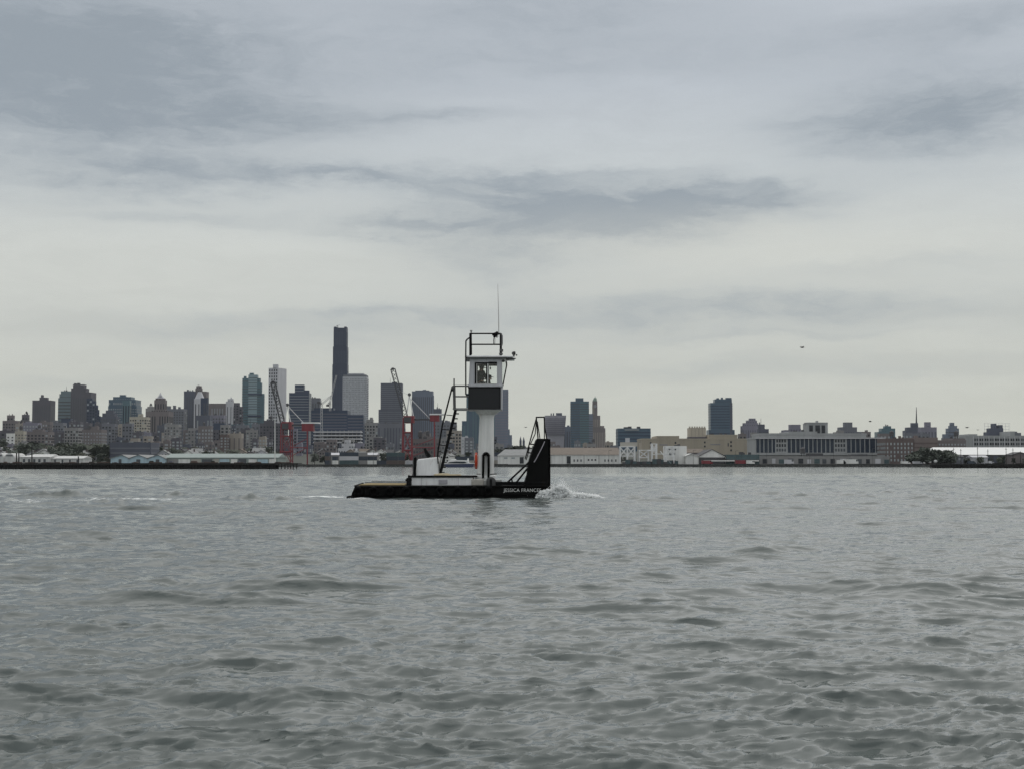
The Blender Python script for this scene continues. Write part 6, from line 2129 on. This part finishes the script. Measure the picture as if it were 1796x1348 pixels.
# ------------------------------------------------------------------ bow spray
def build_spray():
    rs = np.random.RandomState(4)
    ico = [(0, 0, 1), (.894, 0, .447), (.276, .851, .447), (-.724, .526, .447), (-.724, -.526, .447), (.276, -.851, .447),
           (.724, .526, -.447), (-.276, .851, -.447), (-.894, 0, -.447), (-.276, -.851, -.447), (.724, -.526, -.447), (0, 0, -1)]
    fc = [(0, 1, 2), (0, 2, 3), (0, 3, 4), (0, 4, 5), (0, 5, 1), (1, 6, 2), (2, 7, 3), (3, 8, 4), (4, 9, 5), (5, 10, 1),
          (2, 6, 7), (3, 7, 8), (4, 8, 9), (5, 9, 10), (1, 10, 6), (6, 11, 7), (7, 11, 8), (8, 11, 9), (9, 11, 10), (10, 11, 6)]
    ico = np.array(ico); fc = np.array(fc)
    V_, F_ = [], []
    n = 0
    u = YN / F
    def drop(px, py, d, r):
        nonlocal n
        q = P(px, py, d)
        s = ico * r * rs.uniform(.7, 1.35, 3) * (1 + .25 * rs.normal(size=(12, 1)))
        V_.append(s + np.array(q)); F_.append(fc + n); n += 12
    # envelope of the plume above the water: (px, top py)
    ex = [938, 948, 958, 966, 973, 979, 985, 990, 996, 1004, 1012, 1022, 1032, 1042, 1052]
    ey = [868, 860, 857, 855, 850, 846, 844, 849, 857, 861, 863, 864.5, 866, 867.5, 870]
    for k in range(6000):
        px = rs.uniform(940, 1053)
        if rs.rand() < .45:
            px = np.clip(rs.normal(984, 12), 940, 1050)
        top = np.interp(px, ex, ey)
        h = rs.rand() ** 1.5
        py = 872.5 - (872.5 - top) * h
        # thins out and breaks up towards the top
        clump = math.sin(px * .55 + 1.3 * math.sin(py * .4)) + math.sin(px * .23 - py * .31)
        if h > .5 and clump < -.3 and rs.rand() < .7:
            continue
        dd = rs.uniform(64.4, 67.5) if px > 963 else rs.uniform(64.2, 64.95)
        r = rs.uniform(.010, .042) * (1.15 - .7 * h)
        drop(px, py, dd, r)
    # thicker lumps of broken water low in the plume
    for k in range(2600):
        px = rs.uniform(948, 1050)
        if rs.rand() < .5:
            px = np.clip(rs.normal(981, 9), 964, 1047)
        top = np.interp(px, ex, ey)
        h = rs.rand() ** 1.1 * .8
        drop(px, 873 - (873 - top) * h, rs.uniform(64.5, 66.8) if px > 963 else rs.uniform(64.4, 64.9), rs.uniform(.06, .14) * (1 - .5 * h))
    for k in range(500):
        px = rs.normal(982, 16); top = np.interp(px, ex, ey)
        drop(px, top - abs(rs.normal(0, 4)), rs.uniform(64.6, 67), rs.uniform(.006, .016))
    for k in range(260):
        px = rs.uniform(598, 618); drop(px, 875.5 - 3 * rs.rand() ** 2, rs.uniform(64.8, 66), rs.uniform(.01, .035))
    v = np.concatenate(V_); f = np.concatenate(F_)
    me = bpy.data.meshes.new('spray')
    me.from_pydata(v.tolist(), [], f.tolist())
    me.shade_smooth()
    m = bpy.data.materials.new('spray_white'); m.use_nodes = True
    t = m.node_tree; t.nodes.clear(); g = NT(t)
    df = g.n('ShaderNodeBsdfDiffuse'); df.inputs[0].default_value = (.95, .96, .96, 1)
    tl = g.n('ShaderNodeBsdfTranslucent'); tl.inputs[0].default_value = (.95, .96, .96, 1)
    mx = g.n('ShaderNodeMixShader'); mx.inputs[0].default_value = .5
    t.links.new(df.outputs[0], mx.inputs[1]); t.links.new(tl.outputs[0], mx.inputs[2])
    out = g.n('ShaderNodeOutputMaterial'); t.links.new(mx.outputs[0], out.inputs[0])
    me.materials.append(m)
    o = bpy.data.objects.new('spray', me); COL.objects.link(o)
    tag(o, 'white spray thrown up at the bow of the push boat', None, None, 'stuff')


build_spray()

# ------------------------------------------------------------------ air
HAZE = 2.4e-5
if HAZE:
    b = MB(); b.box(-3600, 3600, -40, 3700, -3.2, 345)
    m = bpy.data.materials.new('haze_air'); m.use_nodes = True
    t = m.node_tree; t.nodes.clear(); g = NT(t)
    pv = g.n('ShaderNodeVolumePrincipled')
    pv.inputs['Color'].default_value = (.90, .95, 1.0, 1)
    pv.inputs['Density'].default_value = HAZE
    pv.inputs['Anisotropy'].default_value = 0.2
    out = g.n('ShaderNodeOutputMaterial'); t.links.new(pv.outputs[0], out.inputs['Volume'])
    o = b.build('haze', m)
    tag(o, 'thin grey harbour haze', None, None, 'stuff')
